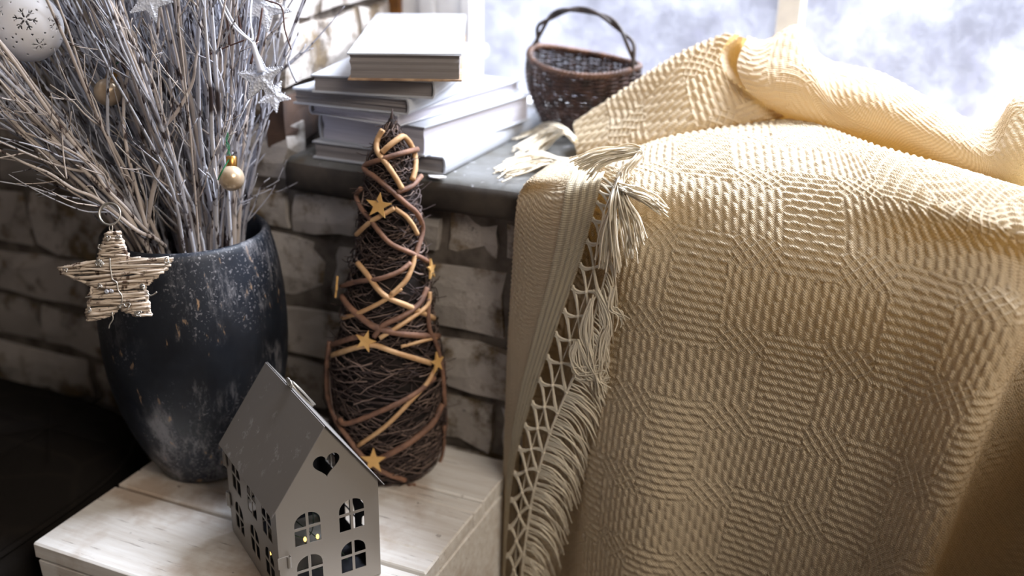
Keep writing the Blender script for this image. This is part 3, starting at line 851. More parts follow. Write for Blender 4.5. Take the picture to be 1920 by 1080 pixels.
def star_light(px, py, depth, R, rot, yaw, pitch, label, socket=None):
    c = atd(px, py, depth); r = R/FPX*depth
    e = empty('star_light', c, label, 'star', 'clear star covers of the light string')
    n = unit(-FW+RT*yaw+UP*pitch); ex = unit(np.cross([0, 0, 1], n)); ey = np.cross(n, ex)
    o2 = star_poly(r, r*.44, rot); V = []; F = []
    for s, (a, b) in enumerate(o2): V.append(c+ex*a+ey*b+n*.0012)
    for a, b in o2: V.append(c+ex*a+ey*b-n*.0012)
    V += [c+n*.0045, c-n*.0045]
    for i in range(10):
        j = (i+1) % 10; F += [(20, i, j), (21, 10+j, 10+i), (i, 10+i, 10+j, j)]
    MB().add(V, F).build('star_cover', M['acrylic'], e)
    m = MB()
    for i in range(10):      # beaded rim
        a, b = np.array(o2[i]), np.array(o2[(i+1) % 10]); nb = max(3, int(np.linalg.norm(a-b)/.0022))
        for q in range(nb):
            p = a+(b-a)*(q+.5)/nb; m.sphere(c+ex*p[0]*.985+ey*p[1]*.985+n*.0012, .0008, 5, 4)
    rb = m.build('beaded_rim', M['acrylic'], e, smooth=True); rb['kind'] = 'stuff'
    if socket:
        P = [atd(x, y, d_) for x, y, d_ in socket]
        MB().tube(spline(P, 8), np.linspace(.0026, .0042, 8), 10).build('socket', M['cord'], e, smooth=True)
    return e
star_light(281, 2, 1.0, 44, .35, .1, .1, 'clear pebbled plastic star at the top edge among the twigs')
star_light(489, 146, 1.02, 48, -.17, -.1, .05, 'sharp clear pebbled plastic star hanging on the milky cord', [(474, 80, 1.015), (481, 105, 1.013), (487, 124, 1.012), (490, 136, 1.013)])
star_light(513, 180, 1.085, 33, .55, .3, .0, 'blurred clear star half hidden behind the hanging star')
star_light(495, 12, 1.06, 52, .5, .1, .1, 'large clear star at the top behind dark twig tips', [(488, -30, 1.055), (492, -5, 1.055)])
cd = MB()
cd.tube(spline([atd(*p) for p in [(405, -20, 1.01), (415, 8, 1.01), (432, 42, 1.01), (450, 62, 1.01), (468, 76, 1.012), (476, 86, 1.014)]], 30), .0011, 6)
cd.tube(spline([atd(*p) for p in [(410, -20, 1.012), (420, 6, 1.012), (437, 40, 1.012), (455, 62, 1.012), (470, 74, 1.013), (474, 70, 1.02), (470, 40, 1.03), (472, 0, 1.05), (480, -25, 1.07)]], 40), .0011, 6)
o = cd.build('light_cord', M['cord'], None, atd(450, 62, 1.01), smooth=True); tag(o, 'milky white cord of the star light string running over the twigs', 'cord')

# wound twig star
SD = 1.005
sc_ = atd(218, 525, SD)
ts_ = empty('twig_star', sc_, 'star wound from whitewashed twigs hanging in front of the pot rim', 'ornament')
poly = np.array([(400, 300), (490, 295), (565, 490), (890, 492), (872, 560), (690, 710), (735, 930), (650, 940), (500, 875), (400, 940), (265, 970), (250, 900), (285, 700), (60, 610), (40, 565), (330, 510)], float)/4+np.array([100, 360])
def clip_row(yc, slope):
    """crossings of a slightly tilted row with the star outline"""
    xs_ = []
    for i in range(len(poly)):
        a, b = poly[i], poly[(i+1) % len(poly)]
        fa, fb = a[1]-yc-slope*(a[0]-218), b[1]-yc-slope*(b[0]-218)
        if fa*fb < 0: t = fa/(fa-fb); xs_.append(a[0]+t*(b[0]-a[0]))
    xs_.sort(); return [(xs_[i], xs_[i+1]) for i in range(0, len(xs_)-1, 2)]
m = MB()
for lay in (0, 1, 2):
    y = 436.0
    while y < 602:
        sl = rng.normal(-.06, .09)
        for x0, x1 in clip_row(y, sl):
            if x1-x0 < 6: continue
            x0 -= rng.uniform(0, 3); x1 += rng.uniform(0, 3)
            n = 7; X = np.linspace(x0, x1, n)
            edge = 1-np.abs(np.linspace(-1, 1, n))**4
            dd = SD-(.004 if lay == 0 else .0005 if lay == 1 else -.004)*edge+rng.normal(0, .0006, n)
            P = [atd(x, y+sl*(x-218)+rng.normal(0, .7), d_) for x, d_ in zip(X, dd)]
            m.tube(spline(P, 12), rng.uniform(.0010, .0017), 5)
        y += rng.uniform(4.5, 8.5)
m.build('wound_twigs', M['startwig'], ts_, smooth=True)
m = MB()
n5 = [0, 3, 6, 10, 13]
for i in range(len(poly)):
    a, b = poly[i], poly[(i+1) % len(poly)]
    ctr_ = np.array([218, 525]); a = ctr_+(a-ctr_)*.95; b = ctr_+(b-ctr_)*.95
    m.tube([atd(*a, SD), atd(*((a+b)/2+rng.normal(0, 1, 2)), SD), atd(*b, SD)], .0017, 5)
m.build('star_frame', M['startwig'], ts_, smooth=True)
m = MB()
for _ in range(16):
    x, y = poly[rng.integers(len(poly))]*.9+np.array([218, 525])*.1
    if rng.random() < .25: x, y = rng.uniform(170, 270), rng.uniform(500, 580)
    P = []; a0 = rng.uniform(0, 6.28); r_ = rng.uniform(2.5, 5)
    for q in range(9): P.append(atd(x+r_*math.cos(a0+q*.9)+q*rng.uniform(-.6, .9), y+r_*math.sin(a0+q*.9)+q*rng.uniform(-.2, .9), SD-.006-.0006*q))
    m.tube(spline(P, 22), .0006, 4)
for pts in ([(210, 585), (212, 598), (206, 608), (204, 616)], [(275, 548), (282, 554), (290, 551), (294, 547)], [(186, 458), (184, 465), (190, 468)], [(160, 558), (172, 556)]):
    m.tube(spline([atd(x, y, SD-.006) for x, y in pts], 10), .0008, 4)
m.tube(spline([atd(x, y, SD-.0065) for x, y in [(206, 484), (207, 500), (209, 515), (211, 524), (219, 530), (222, 545), (229, 555), (228, 568)]], 24), .0007, 5)
m.build('wire_curl', M['wire'], ts_, smooth=True)['kind'] = 'stuff'
m = MB()
for x, y, r_ in ((200, 547, 5), (209, 546, 4.5)): m.sphere(atd(x, y, SD-.0065), r_/FPX*SD*np.array([1.1, .6, .9]), 10, 7)
m.build('clear_bead', M['acrylic'], ts_, smooth=True)
m = MB(); P = [atd(205.5+20*math.cos(t), 401+20.5*math.sin(t), SD-.002*math.sin(t)) for t in np.linspace(0, 2*PI, 28, endpoint=False)]
m.tube(P, .0010, 6, closed=True)
P = [atd(205.5+19*math.cos(t)+1, 402+19.5*math.sin(t), SD+.003) for t in np.linspace(0, 2*PI, 28, endpoint=False)]; m.tube(P, .0008, 6, closed=True)
P = [atd(208+3*math.cos(t), 427+6*math.sin(t), SD) for t in np.linspace(0, 2*PI, 12, endpoint=False)]; m.tube(P, .0008, 5, closed=True)
m.build('hanging_ring', M['wire'], ts_, smooth=True)
# ------------------------------------------------------------------ wound cone tree
TB = np.array([-.0857, -.0745, 0.0]); TT = np.array([-.0745, -.0640, .43])
tz = np.array([0, .016, .05, .09, .125, .159, .192, .2255, .258, .289, .3206, .339, .357, .381, .399, .416, .428])
trd = np.array([.053, .0625, .069, .069, .0670, .0625, .0545, .0505, .0450, .0370, .0350, .0330, .0300, .0250, .0180, .0105, .003])
def tc(z): return TB+(TT-TB)*(z/.43)
def tr(z): return float(np.interp(z, tz, trd))
def on_tree(px, py, off=.003):
    """where a line of sight meets the cone's front"""
    h = unit((tc(.2)-CAM)*[1, 1, 0]); sd = np.array([h[1], -h[0], 0]); dpt = 0.0
    d = ray(px, py)
    for _ in range(8):
        c = tc(.2) if _ == 0 else tc(min(max(q[2], 0), .43))
        t = ((c-CAM)@h-dpt)/(d@h); q = CAM+d*t
        c = tc(min(max(q[2], 0), .43)); s = (q-c)@sd; R = tr(min(max(q[2], .0), .428))+off
        s_ = min(abs(s), R*.999); nd = math.sqrt(R*R-s_*s_); dpt = dpt*.3+nd*.7
    return q, unit(((q-c)*[1, 1, 0])+np.array([0, 0, .15*R]))
tree = empty('cone_tree', TB, 'tall dark twig cone wound with vines and small wooden stars on the white box', 'decoration')
prof = [(0, .002)]+[(tr(z)-.007 if tr(z) > .012 else tr(z)*.5, z+.002) for z in np.linspace(0, .425, 40)]+[(0, .428)]
m = MB(); k = 40; V = []; F = []
for r_, z in prof:
    c = tc(z)
    for q in range(k):
        t = 2*PI*q/k; rr = max(r_, 0)*(1+.05*mnoise.noise(Vector((math.cos(t)*4, math.sin(t)*4, z*60)))); V.append(c*[1, 1, 0]+np.array([rr*math.cos(t), rr*math.sin(t), z]))
for i in range(len(prof)-1):
    for q in range(k): F.append((i*k+q, i*k+(q+1) % k, (i+1)*k+(q+1) % k, (i+1)*k+q))
m.add(V, F).build('core', M['core'], tree, smooth=True)
m = MB()
for i in range(1500):
    z0 = .004+.420*(1-math.sqrt(1-rng.random()*.93)) if i < 1100 else rng.uniform(.28, .42); t0 = rng.uniform(0, 2*PI)
    span = rng.uniform(.5, 1.7)*rng.choice([-1, 1]); ris = rng.normal(0, .022)*(.5+tr(z0)/.07)
    n = 7; P = []
    lift = rng.normal(-.0012, .0022)
    for q in range(n):
        f = q/(n-1)-.5; z = min(max(z0+ris*f+rng.normal(0, .0012)+(.010*f*f*rng.choice([-1, 1])), .002), .424)
        R = max(tr(z)+lift-.0006+.003*abs(f)*rng.normal(0, .6), .002); t = t0+span*f
        P.append(tc(z)*[1, 1, 0]+np.array([R*math.cos(t), R*math.sin(t), z]))
    m.tube(P, np.linspace(rng.uniform(.0006, .0012), .0005, n), 3, cap=False, mi=int(rng.random() < .3))
for i in range(140):            # short stray ends
    z = rng.uniform(.01, .42); t = rng.uniform(0, 2*PI); R = tr(z)
    p = tc(z)*[1, 1, 0]+np.array([R*math.cos(t), R*math.sin(t), z]); d = unit(np.array([-math.sin(t)*rng.choice([-1, 1]), math.cos(t), 0])+np.array([math.cos(t), math.sin(t), 0])*.35+rng.normal(0, .3, 3))
    if p[1]+d[1]*.02 > -.004: continue
    m.tube([p, p+d*.008, p+d*rng.uniform(.012, .02)+[0, 0, .002]], .0005, 3, cap=False)
tp = tc(.426); m.tube([tp-[0, 0, .01], tp+[.001, 0, .004], tp+[.0025, 0, .012]], [.0028, .0018, .0004], 5)
b_ = m.build('brush', [M['brush'], M['brush_l']], tree, smooth=True, fixn=False); b_['kind'] = 'stuff'
vines = [('l', 2.6, [(718, 243), (708, 261), (706, 277), (711, 290), (725, 308), (740, 330), (754, 354)]),
 ('l', 2.6, [(716, 286), (730, 273), (746, 261), (757, 256), (770, 271), (778, 292), (779, 314), (773, 338)]),
 ('d', 2.5, [(783, 280), (754, 287), (721, 297), (695, 305), (683, 312), (687, 322), (699, 329), (721, 347), (742, 365), (762, 383), (780, 398), (790, 416), (792, 434), (784, 463), (778, 483)]),
 ('l', 2.4, [(778, 478), (773, 500), (760, 527), (733, 553)]),
 ('d', 2.4, [(790, 330), (772, 349), (744, 361)]),
 ('d', 2.3, [(677, 353), (668, 367), (677, 390), (693, 410), (710, 433), (733, 457), (767, 473), (793, 485), (811, 497)]),
 ('l', 2.3, [(668, 440), (693, 417), (717, 403), (740, 390)]),
 ('l', 2.2, [(740, 390), (760, 405), (773, 421), (783, 440)]),
 ('d', 2.3, [(770, 493), (747, 510), (710, 523), (670, 528), (640, 537)]),
 ('l', 2.6, [(670, 493), (687, 513), (707, 540), (727, 558), (767, 575), (814, 597)]),
 ('d', 3.0, [(641, 555), (650, 570), (664, 584), (697, 610), (738, 623), (782, 629), (823, 630)]),
 ('d', 2.6, [(801, 540), (786, 570), (756, 592), (719, 610), (701, 632)]),
 ('l', 2.2, [(806, 547), (801, 573), (767, 599), (741, 616), (712, 634)]),
 ('l', 2.1, [(753, 540), (719, 564), (675, 586), (642, 596)]),
 ('l', 2.6, [(623, 666), (656, 655), (686, 648), (705, 648), (745, 662), (808, 681)]),
 ('d', 2.5, [(815, 707), (782, 736), (734, 762), (653, 794), (636, 786)]),
 ('l', 2.2, [(816, 690), (801, 718), (767, 755), (723, 799), (671, 836)]),
 ('d', 3.0, [(829, 758), (812, 792), (775, 825), (738, 847), (701, 866)]),
 ('d', 2.5, [(618, 640), (613, 680), (613, 700), (614, 740), (628, 784), (653, 822), (682, 858), (716, 884), (760, 901)]),
 ('d', 1.8, [(833, 800), (831, 844), (819, 879), (797, 903), (765, 911)]),
 ('d', 2.6, [(622, 647), (653, 636), (686, 629)]),
 ('d', 2.2, [(804, 560), (803, 590), (806, 620), (820, 650), (830, 700), (834, 760)]),
 ('l', 1.7, [(752, 650), (790, 640), (822, 632)])]
for kind, w, pts in vines:
    P = spline([on_tree(x, y, .0032)[0] for x, y in pts], len(pts)*5)
    R = w*.00122*(1+rng.normal(0, .03, len(P)))
    MB().tube(P, R, 8).build('vine', M['vine_l' if kind == 'l' else 'vine_d'], tree, smooth=True)
m = MB()
for turn in (0.3, 2.2, 3.9):     # the same vines carry on round the back
    P = [tc(z)*[1, 1, 0]+np.array([(tr(z)+.003)*math.cos(t), (tr(z)+.003)*math.sin(t), z]) for z, t in zip(np.linspace(.03, .36, 60), np.linspace(PI*.15+turn*.2, PI*.85, 60))]
    P = [p for p in P if p[1] < -.004]
    if len(P) > 5: MB().tube(P, .0024, 6).build('vine', M['vine_d'], tree, smooth=True)
for x, y, R, rot, yaw in [(710, 386, 24, .12, 0), (685, 640, 21, .25, 0), (820, 680, 21, .1, .9), (631, 536, 22, .3, -1.2), (700, 864, 25, .0, .2), (809, 505, 20, .2, 1.25)]:
    p, n = on_tree(x, y, .0072 if abs(yaw) < .5 else .006); s = R/FPX*1.17
    n = unit(n*.6+unit(CAM-p)*.4) if abs(yaw) < .5 else n
    ex = unit(np.cross([0, 0, 1], n)); ey = np.cross(n, ex)
    MB().prism(star_poly(s, s*.40, rot), p, ex, ey, .0022).build('wooden_star', M['wood'], tree)

# ------------------------------------------------------------------ tin house lantern
HA = np.array([-.0449, -.352, 0.0]); HB = np.array([.0151, -.2651, 0.0])
hx = unit(HB-HA); hy = np.array([-hx[1], hx[0], 0]); hz = np.array([0, 0, 1.0])
HW, HD, HE, HP = .1055, .152, .114, .1895
house = empty('house_lantern', HA+hx*HW/2+hy*HD/2, 'grey tin house lantern with arched windows and a heart under its gable', 'lantern')
def panel(name, outline, holes, o, ex, ez, th, mat, parent=house):
    cu = bpy.data.curves.new(name, 'CURVE'); cu.dimensions = '2D'; cu.fill_mode = 'BOTH'; cu.extrude = th/2
    for pl in [outline]+holes:
        sp = cu.splines.new('POLY'); sp.points.add(len(pl)-1); sp.use_cyclic_u = True
        for p, (a, b) in zip(sp.points, pl): p.co = (a*10, b*10, 0, 1)
    cu.extrude = th/2*10
    ob = bpy.data.objects.new(name, cu); C.objects.link(ob)
    dg = bpy.context.evaluated_depsgraph_get(); me = bpy.data.meshes.new_from_object(ob.evaluated_get(dg))
    bpy.data.objects.remove(ob); bpy.data.curves.remove(cu)
    n = len(me.vertices); co = np.zeros(n*3); me.vertices.foreach_get('co', co); co = co.reshape(-1, 3)/10
    nz = np.cross(ex, ez)
    W = np.asarray(o)+co[:, :1]*np.asarray(ex)+co[:, 1:2]*np.asarray(ez)+co[:, 2:]*nz-ORG[parent]
    me.vertices.foreach_set('co', W.ravel()); me.materials.clear(); me.update()
    if mat == 'tin':      # inner faces coloured dark to stand in for the shade inside
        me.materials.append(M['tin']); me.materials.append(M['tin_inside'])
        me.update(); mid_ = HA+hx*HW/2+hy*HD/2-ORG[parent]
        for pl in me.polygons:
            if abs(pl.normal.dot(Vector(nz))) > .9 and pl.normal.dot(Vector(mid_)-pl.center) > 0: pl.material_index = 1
    return link_mesh(name, me, M[mat], parent)
def arch_panes(x0, z0, w=.0265, h=.0350):
    """four holes of an arched window with a cross of bars"""
    b = .0014; xm = x0+w/2; zm = z0+.0185; zs = z0+h-.0125; out = []
    for s in (-1, 1):
        xa, xb = (x0, xm-b) if s < 0 else (xm+b, x0+w)
        out.append([(xa, z0), (xb, z0), (xb, zm-b), (xa, zm-b)])
        arc = []
        for t in np.linspace(0, PI/2, 8):
            q = xm+s*(w/2)*math.cos(t); zz = zs+.0125*math.sin(t)**.9
            if abs(q-xm) >= b: arc.append((q, zz))
        arc.append((xm+s*b, z0+h-.0002))
        out.append([(xm+s*b, zm+b), (xm+s*w/2, zm+b)]+arc if s > 0 else [(xm+s*b, zm+b)]+arc[::-1]+[(xm+s*w/2, zm+b)])
    return out
heart = []
for t in np.linspace(0, 2*PI, 36, endpoint=False):
    heart.append((.0530+.0136/16*16*math.sin(t)**3, .1475+.0136/16*(13*math.cos(t)-5*math.cos(2*t)-2*math.cos(3*t)-math.cos(4*t))))
gable = [(0, .0015), (HW, .0015), (HW, HE), (HW/2, HP-.001), (0, HE)]
fw_ = sum([arch_panes(x, z) for x in (.0172, .0632) for z in (.0172, .0658)], [])
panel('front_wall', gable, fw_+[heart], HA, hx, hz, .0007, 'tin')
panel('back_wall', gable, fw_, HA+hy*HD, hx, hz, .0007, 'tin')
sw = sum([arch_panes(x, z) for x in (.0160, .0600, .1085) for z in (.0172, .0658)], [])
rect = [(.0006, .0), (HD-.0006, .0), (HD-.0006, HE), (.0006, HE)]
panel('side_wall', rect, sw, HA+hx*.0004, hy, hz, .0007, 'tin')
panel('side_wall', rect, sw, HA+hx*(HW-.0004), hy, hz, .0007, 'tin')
MB().bbox((.001, .001, .0002), (HW-.001, HD-.001, .0012), .0003, np.array([hx, hy, hz]), HA).build('base_plate', M['tin_inside'], house)  # same painted-in interior shade on the base
rise = HP-HE; sl_ = unit(hx*(HW/2)+hz*rise)
apexF = HA+hx*HW/2+hz*HP-hy*.004
for s in (-1, 1):
    dn = unit(hx*s*(HW/2)-hz*rise); L = math.hypot(HW/2, rise)+.008; n_ = unit(np.cross(hy, dn)); n_ = n_ if n_[2] > 0 else -n_
    MB().bbox((0, 0, 0), (HD+.008, L, .0009), .0003, np.array([hy, dn, n_]), apexF+n_*.0003).build('roof_panel', M['roof'], house)
# carrying ring, hinge eye, clasp and side hinges
m = MB(); rc = apexF+hy*.094+hz*.002
for t in (-.006, .006): pass
P = [rc+hy*.0045*math.cos(t)+hz*(.003+.0045*math.sin(t)) for t in np.linspace(0, 2*PI, 16, endpoint=False)]; m.tube(P, .0011, 6, closed=True)
P = [rc-hy*.004+hy*.0045*math.cos(t)+hz*(.003+.0045*math.sin(t)) for t in np.linspace(0, 2*PI, 16, endpoint=False)]; m.tube(P, .0009, 6, closed=True)
m.build('ring_eye', M['wire'], house, smooth=True)
dn = unit(hx*(HW/2)-hz*rise); nn = unit(hx*rise+hz*(HW/2))
m = MB(); c = rc+nn*.0035+dn*.018
P = [c+dn*(.019*math.cos(t))+hy*.0085*math.sin(t)+nn*.0018*math.sin(t) for t in np.linspace(0, 2*PI, 36, endpoint=False)]; m.tube(P, .0011, 6, closed=True)
P = [c+nn*.0016-hy*.002+dn*(.0185*math.cos(t))+hy*.0075*math.sin(t) for t in np.linspace(0, 2*PI, 36, endpoint=False)]; m.tube(P, .0009, 6, closed=True)
m.build('carrying_ring', M['wire'], house, smooth=True)
m = MB(); o = HA+hz*.047-hy*.0008
m.box((-.0015, -.0008, 0), (.0095, .0003, .0125), ax=np.array([hx, hy, hz]), o=o)
P = [o+hx*(.0095+.0018*math.cos(t))-hy*(.0012+.0018*math.sin(t)) for t in np.linspace(-PI/2, PI, 10)]
V = [p+hz*q for q in (0, .0125) for p in P]+[p+hz*q+ (p-(o+hx*.0095-hy*.0012))*.22 for q in (0, .0125) for p in P]
F = []
for i in range(9):
    F += [(i, i+1, 10+i+1, 10+i), (20+i+1, 20+i, 30+i, 30+i+1), (i+1, i, 20+i, 20+i+1), (10+i, 10+i+1, 30+i+1, 30+i)]
m.add(V, F).build('clasp', M['tin'], house)
for z in (.083, .033):
    m = MB(); p = HA+hy*(HD+.001)-hx*.0012
    m.tube([p+hz*z, p+hz*(z+.017)], .0021, 10); m.box((-.001, -.007, z), (.0, .001, z+.017), ax=np.array([hx, hy, hz]), o=p); m.build('hinge', M['tin'], house)
# battery light string inside
led = empty('led_string', HA+hx*.05+hy*.06+hz*.002, 'tiny warm lights on a wire seen through the windows of the grey lantern', 'lights')
m = MB(); P = [HA+hx*(.05+.032*math.cos(t*1.0+.3))+hy*(.07+.045*math.sin(t*1.7))+hz*(.008+.052*(.5+.5*math.sin(t*.83))) for t in np.linspace(0, 14, 120)]
m.tube(P, .0006, 5).build('wire', M['ledwire'], led, smooth=True)
lamps = [on for on in [(.0315, .012, .0625), (.0445, .012, .0610), (.0125, .064, .0215)]]
for a, b, z in lamps:
    p = HA+hx*a+hy*b+hz*z
    MB().sphere(p, (.0016, .0016, .0028), 10, 8).build('lamp', M['led'], led, smooth=True)
    MB().tube([p-hz*.0022, p-hz*.006, p-hz*.008+hx*.004], .0008, 5).build('lamp_wire', M['ledwire'], led)
MB().bbox((.025, .045, .0013), (.080, .110, .020), .002, np.array([hx, hy, hz]), HA).build('battery_box', M['wire'], led)

# ------------------------------------------------------------------ blanket
def cr(P, n, axis):
    P = np.moveaxis(np.asarray(P, float), axis, 0); m = len(P)
    Q = np.concatenate([[2*P[0]-P[1]], P, [2*P[-1]-P[-2]]])
    t = np.linspace(0, m-1, n); i = np.minimum(t.astype(int), m-2); f = (t-i).reshape((-1,)+(1,)*(P.ndim-1))
    a, b, c, d = Q[i], Q[i+1], Q[i+2], Q[i+3]
    return np.moveaxis(.5*((2*b)+(c-a)*f+(2*a-5*b+4*c-d)*f**2+(3*b-a-3*c+d)*f**3), 0, axis)
def dense(ctrl, nr, nc): return cr(cr(ctrl, nc, 1), nr, 0)
def normals(P, flip=1):
    a = np.gradient(P, axis=1); b = np.gradient(P, axis=0); n = np.cross(a, b)
    n /= np.linalg.norm(n, axis=2)[..., None]+1e-12
    return n*flip
def face_cam(P, n):
    s = np.sign((n*(CAM-P)).sum(2).mean()); return n*s
def smoothnoise(u, v, s, seed=0):
    r = np.random.default_rng(seed); out = np.zeros_like(u)
    for _ in range(6):
        a, b, c = r.normal(0, s), r.normal(0, s), r.uniform(0, 6.28); out += np.sin(a*u+b*v+c)
    return out/6
def weave(u, v):
    """thick floats of the block weave: heights (m) over cloth coordinates u, v (m)"""
    u = u+.0012*smoothnoise(u, v, 60, 3)+.0006*smoothnoise(u, v, 300, 5); v = v+.0012*smoothnoise(u, v, 60, 4)+.0006*smoothnoise(u, v, 300, 6)
    P0 = .0084; PY = .182; PX = .208
    uu = np.mod(u, PX); vA = np.mod(v/PY, 1); vB = np.mod(v/PY+.5, 1)
    VA = vA > .67; VB = vB > .67
    isA = uu < .056; isB = (uu >= .104) & (uu < .160); isD = ~(isA | isB)
    V_ = (isA & VA) | (isB & VB) | (isD & (VA | VB)); Dm = isD & ~V_; Hm = ~V_ & ~Dm
    def floats(a, b, L=.0158):
        r = np.floor(b/P0); fb = b/P0-r-.5; ph = np.mod(a/L+r*.36, 1)
        sl = (ph-.5)*.30; cross = np.clip(1-((fb-sl*.6)/.29)**2, 0, 1)**.55
        al = np.clip(np.sin(PI*ph), 0, 1)**.45
        tw = .10*np.sin(2*PI*(a/.0032+fb*1.1))
        return cross*al*(1+tw)
    h = np.zeros_like(u)
    h = np.where(Hm, floats(u, v), h); h = np.where(V_, floats(v, u), h)
    q = .0115
    d1 = np.abs(np.mod((u+v)/q, 1)-.5); d2 = np.abs(np.mod((u-v)/q, 1)-.5)
    dia = np.maximum(np.clip(1-(d1/.17)**2, 0, 1), np.clip(1-(d2/.17)**2, 0, 1))**.6*.72
    h = np.where(Dm, dia, h)
    g = .12*np.sin(u*2*PI/.0030)*np.sin(v*2*PI/.0030)
    h = h*(.92+.35*smoothnoise(u, v, 220, 8)+.25*smoothnoise(u, v, 900, 9))
    return (h*.0024+g*.0010)
def plainw(u, v): return .0007*np.sin(u*2*PI/.0056)*np.sin(v*2*PI/.0056+np.pi/2*np.round(u/.0056))+.0002*np.sin(u*2*PI/.0084+np.sin(v*400))
def arcs(P):
    du = np.linalg.norm(np.diff(P, axis=1), axis=2); dv = np.linalg.norm(np.diff(P, axis=0), axis=2)
    U = np.concatenate([np.zeros((P.shape[0], 1)), np.cumsum(du, 1)], 1); V = np.concatenate([np.zeros((1, P.shape[1])), np.cumsum(dv, 0)], 0)
    return U, V
def grid_mesh(name, sheets, mat, parent=None, org=None):
    """sheets: list of (P[nr,nc,3], U, V) joined in one mesh with a UV layer"""
    vs_, fs_, uv_ = [], [], []; base = 0
    for P, U, V in sheets:
        nr, nc = U.shape; vs_.append(P.reshape(-1, 3))
        i = (np.arange(nr-1)[:, None]*nc+np.arange(nc-1)[None]).ravel()
        fs_.append(np.stack([i, i+1, i+nc+1, i+nc], 1)+base); base += nr*nc
        uv_.append(np.stack([U.ravel(), V.ravel()], 1))
    Vx = np.concatenate(vs_); Fx = np.concatenate(fs_); UVx = np.concatenate(uv_)
    o0 = ORG[parent] if parent is not None else np.asarray(org)
    me = bpy.data.meshes.new(name); me.vertices.add(len(Vx)); me.vertices.foreach_set('co', (Vx-o0).ravel())
    me.loops.add(Fx.size); me.loops.foreach_set('vertex_index', Fx.ravel().astype(np.int32))
    me.polygons.add(len(Fx)); me.polygons.foreach_set('loop_start', (np.arange(len(Fx))*4).astype(np.int32))
    me.update(calc_edges=True)
    ul = me.uv_layers.new(name='UVMap'); ul.data.foreach_set('uv', UVx[Fx.ravel()].ravel())
    me.validate()
    return link_mesh(name, me, M[mat], parent, org, True)

Y, Zz = aty, atz
W = lambda *p: np.array(p, float)
main_ctrl = [
 # hidden back edge under the upper folds
 [W(.085, .14, .356), W(.115, .14, .360), W(.16, .14, .365), W(.20, .19, .372), W(.255, .22, .385), W(.315, .23, .390), W(.38, .20, .388), W(.46, .17, .384), W(.53, .14, .380), W(.62, .12, .376), W(.72, .10, .372)],
 # crest
 [W(.085, .05, .366), W(.115, .045, .372), Zz(1150, 296, .386), Zz(1250, 260, .402), Zz(1400, 236, .418), Zz(1510, 230, .424), Zz(1640, 275, .420), Zz(1790, 318, .415), Zz(1925, 358, .410), Zz(2080, 405, .402), Zz(2260, 460, .396)],
 # flat of the sill
 [W(.085, .008, .368), W(.115, .0, .374), Zz(1165, 355, .380), Zz(1265, 335, .390), Zz(1410, 322, .400), Zz(1550, 335, .404), Zz(1685, 368, .404), Zz(1830, 405, .402), Zz(1965, 435, .398), Zz(2110, 475, .392), Zz(2290, 525, .386)],
 # nose of the sill, then the hanging part
 [W(.085, -.024, .348), W(.115, -.026, .352), Y(1185, 425, -.050), Y(1285, 425, -.056), Y(1422, 430, -.062), Y(1570, 445, -.066), Y(1705, 462, -.07), Y(1862, 480, -.080), Y(1985, 505, -.068), Y(2140, 550, -.060), Y(2320, 600, -.10)],
 [W(.085, -.026, .29), Y(1120, 545, -.028), Y(1166, 540, -.069), Y(1272, 545, -.082), Y(1420, 555, -.086), Y(1560, 565, -.090), Y(1700, 580, -.100), Y(1905, 588, -.118), Y(1960, 598, -.050), Y(2110, 640, -.034), Y(2270, 720, -.25)],  # last column: unseen fold added to keep light out of the valley
 [W(.071, -.023, .17), Y(1085, 700, -.025), Y(1133, 700, -.068), Y(1240, 705, -.086), Y(1390, 715, -.078), Y(1540, 720, -.084), Y(1680, 730, -.100), Y(1858, 727, -.130), Y(1900, 738, -.038), Y(2060, 790, -.028), Y(2215, 880, -.32)],
 [W(.071, -.023, .06), Y(1066, 850, -.020), Y(1113, 850, -.068), Y(1218, 855, -.094), Y(1365, 865, -.076), Y(1510, 870, -.084), Y(1650, 875, -.100), Y(1806, 872, -.136), Y(1845, 885, -.036), Y(2010, 935, -.026), Y(2170, 1040, -.34)],
 [W(.071, -.023, -.05), Y(1058, 1000, -.018), Y(1106, 1000, -.068), Y(1208, 1005, -.100), Y(1350, 1010, -.078), Y(1480, 1015, -.088), Y(1610, 1018, -.105), Y(1756, 1012, -.140), Y(1795, 1030, -.036), Y(1970, 1080, -.026), Y(2140, 1200, -.35)],
 [W(.071, -.023, -.14), Y(1055, 1150, -.018), Y(1103, 1150, -.068), Y(1205, 1155, -.104), Y(1335, 1160, -.080), Y(1455, 1165, -.092), Y(1570, 1168, -.108), Y(1706, 1160, -.142), Y(1745, 1180, -.036), Y(1930, 1230, -.026), Y(2110, 1360, -.35)],
 [W(.071, -.023, -.24), Y(1052, 1310, -.018), Y(1102, 1310, -.068), Y(1204, 1315, -.106), Y(1322, 1320, -.080), Y(1430, 1325, -.094), Y(1535, 1328, -.110), Y(1658, 1320, -.144), Y(1700, 1340, -.036), Y(1890, 1390, -.026), Y(2080, 1520, -.35)],
]
def finish(P, hfun, U, V, amp=1.0):
    n = face_cam(P, normals(P)); return P+n*(hfun(U, V)*amp)[..., None]
NRm, NCm = 620, 800
P = dense(main_ctrl, NRm, NCm)
U, V = arcs(P)
c5 = int(NCm*5/10); U = U-U[:, c5:c5+1]+P[:, c5, 0][:, None]*.0+.35
iz = np.argmin(np.abs(P[..., 2]-.335)+(P[..., 1] > .02)*9, axis=0); V = V-V[iz, np.arange(NCm)][None]
kern = np.ones(41)/41
off = V[iz, np.arange(NCm)]
U2 = U+.07*V+.014; V2 = V+.02
S_main = (finish(P, weave, U2, V2), U, V)
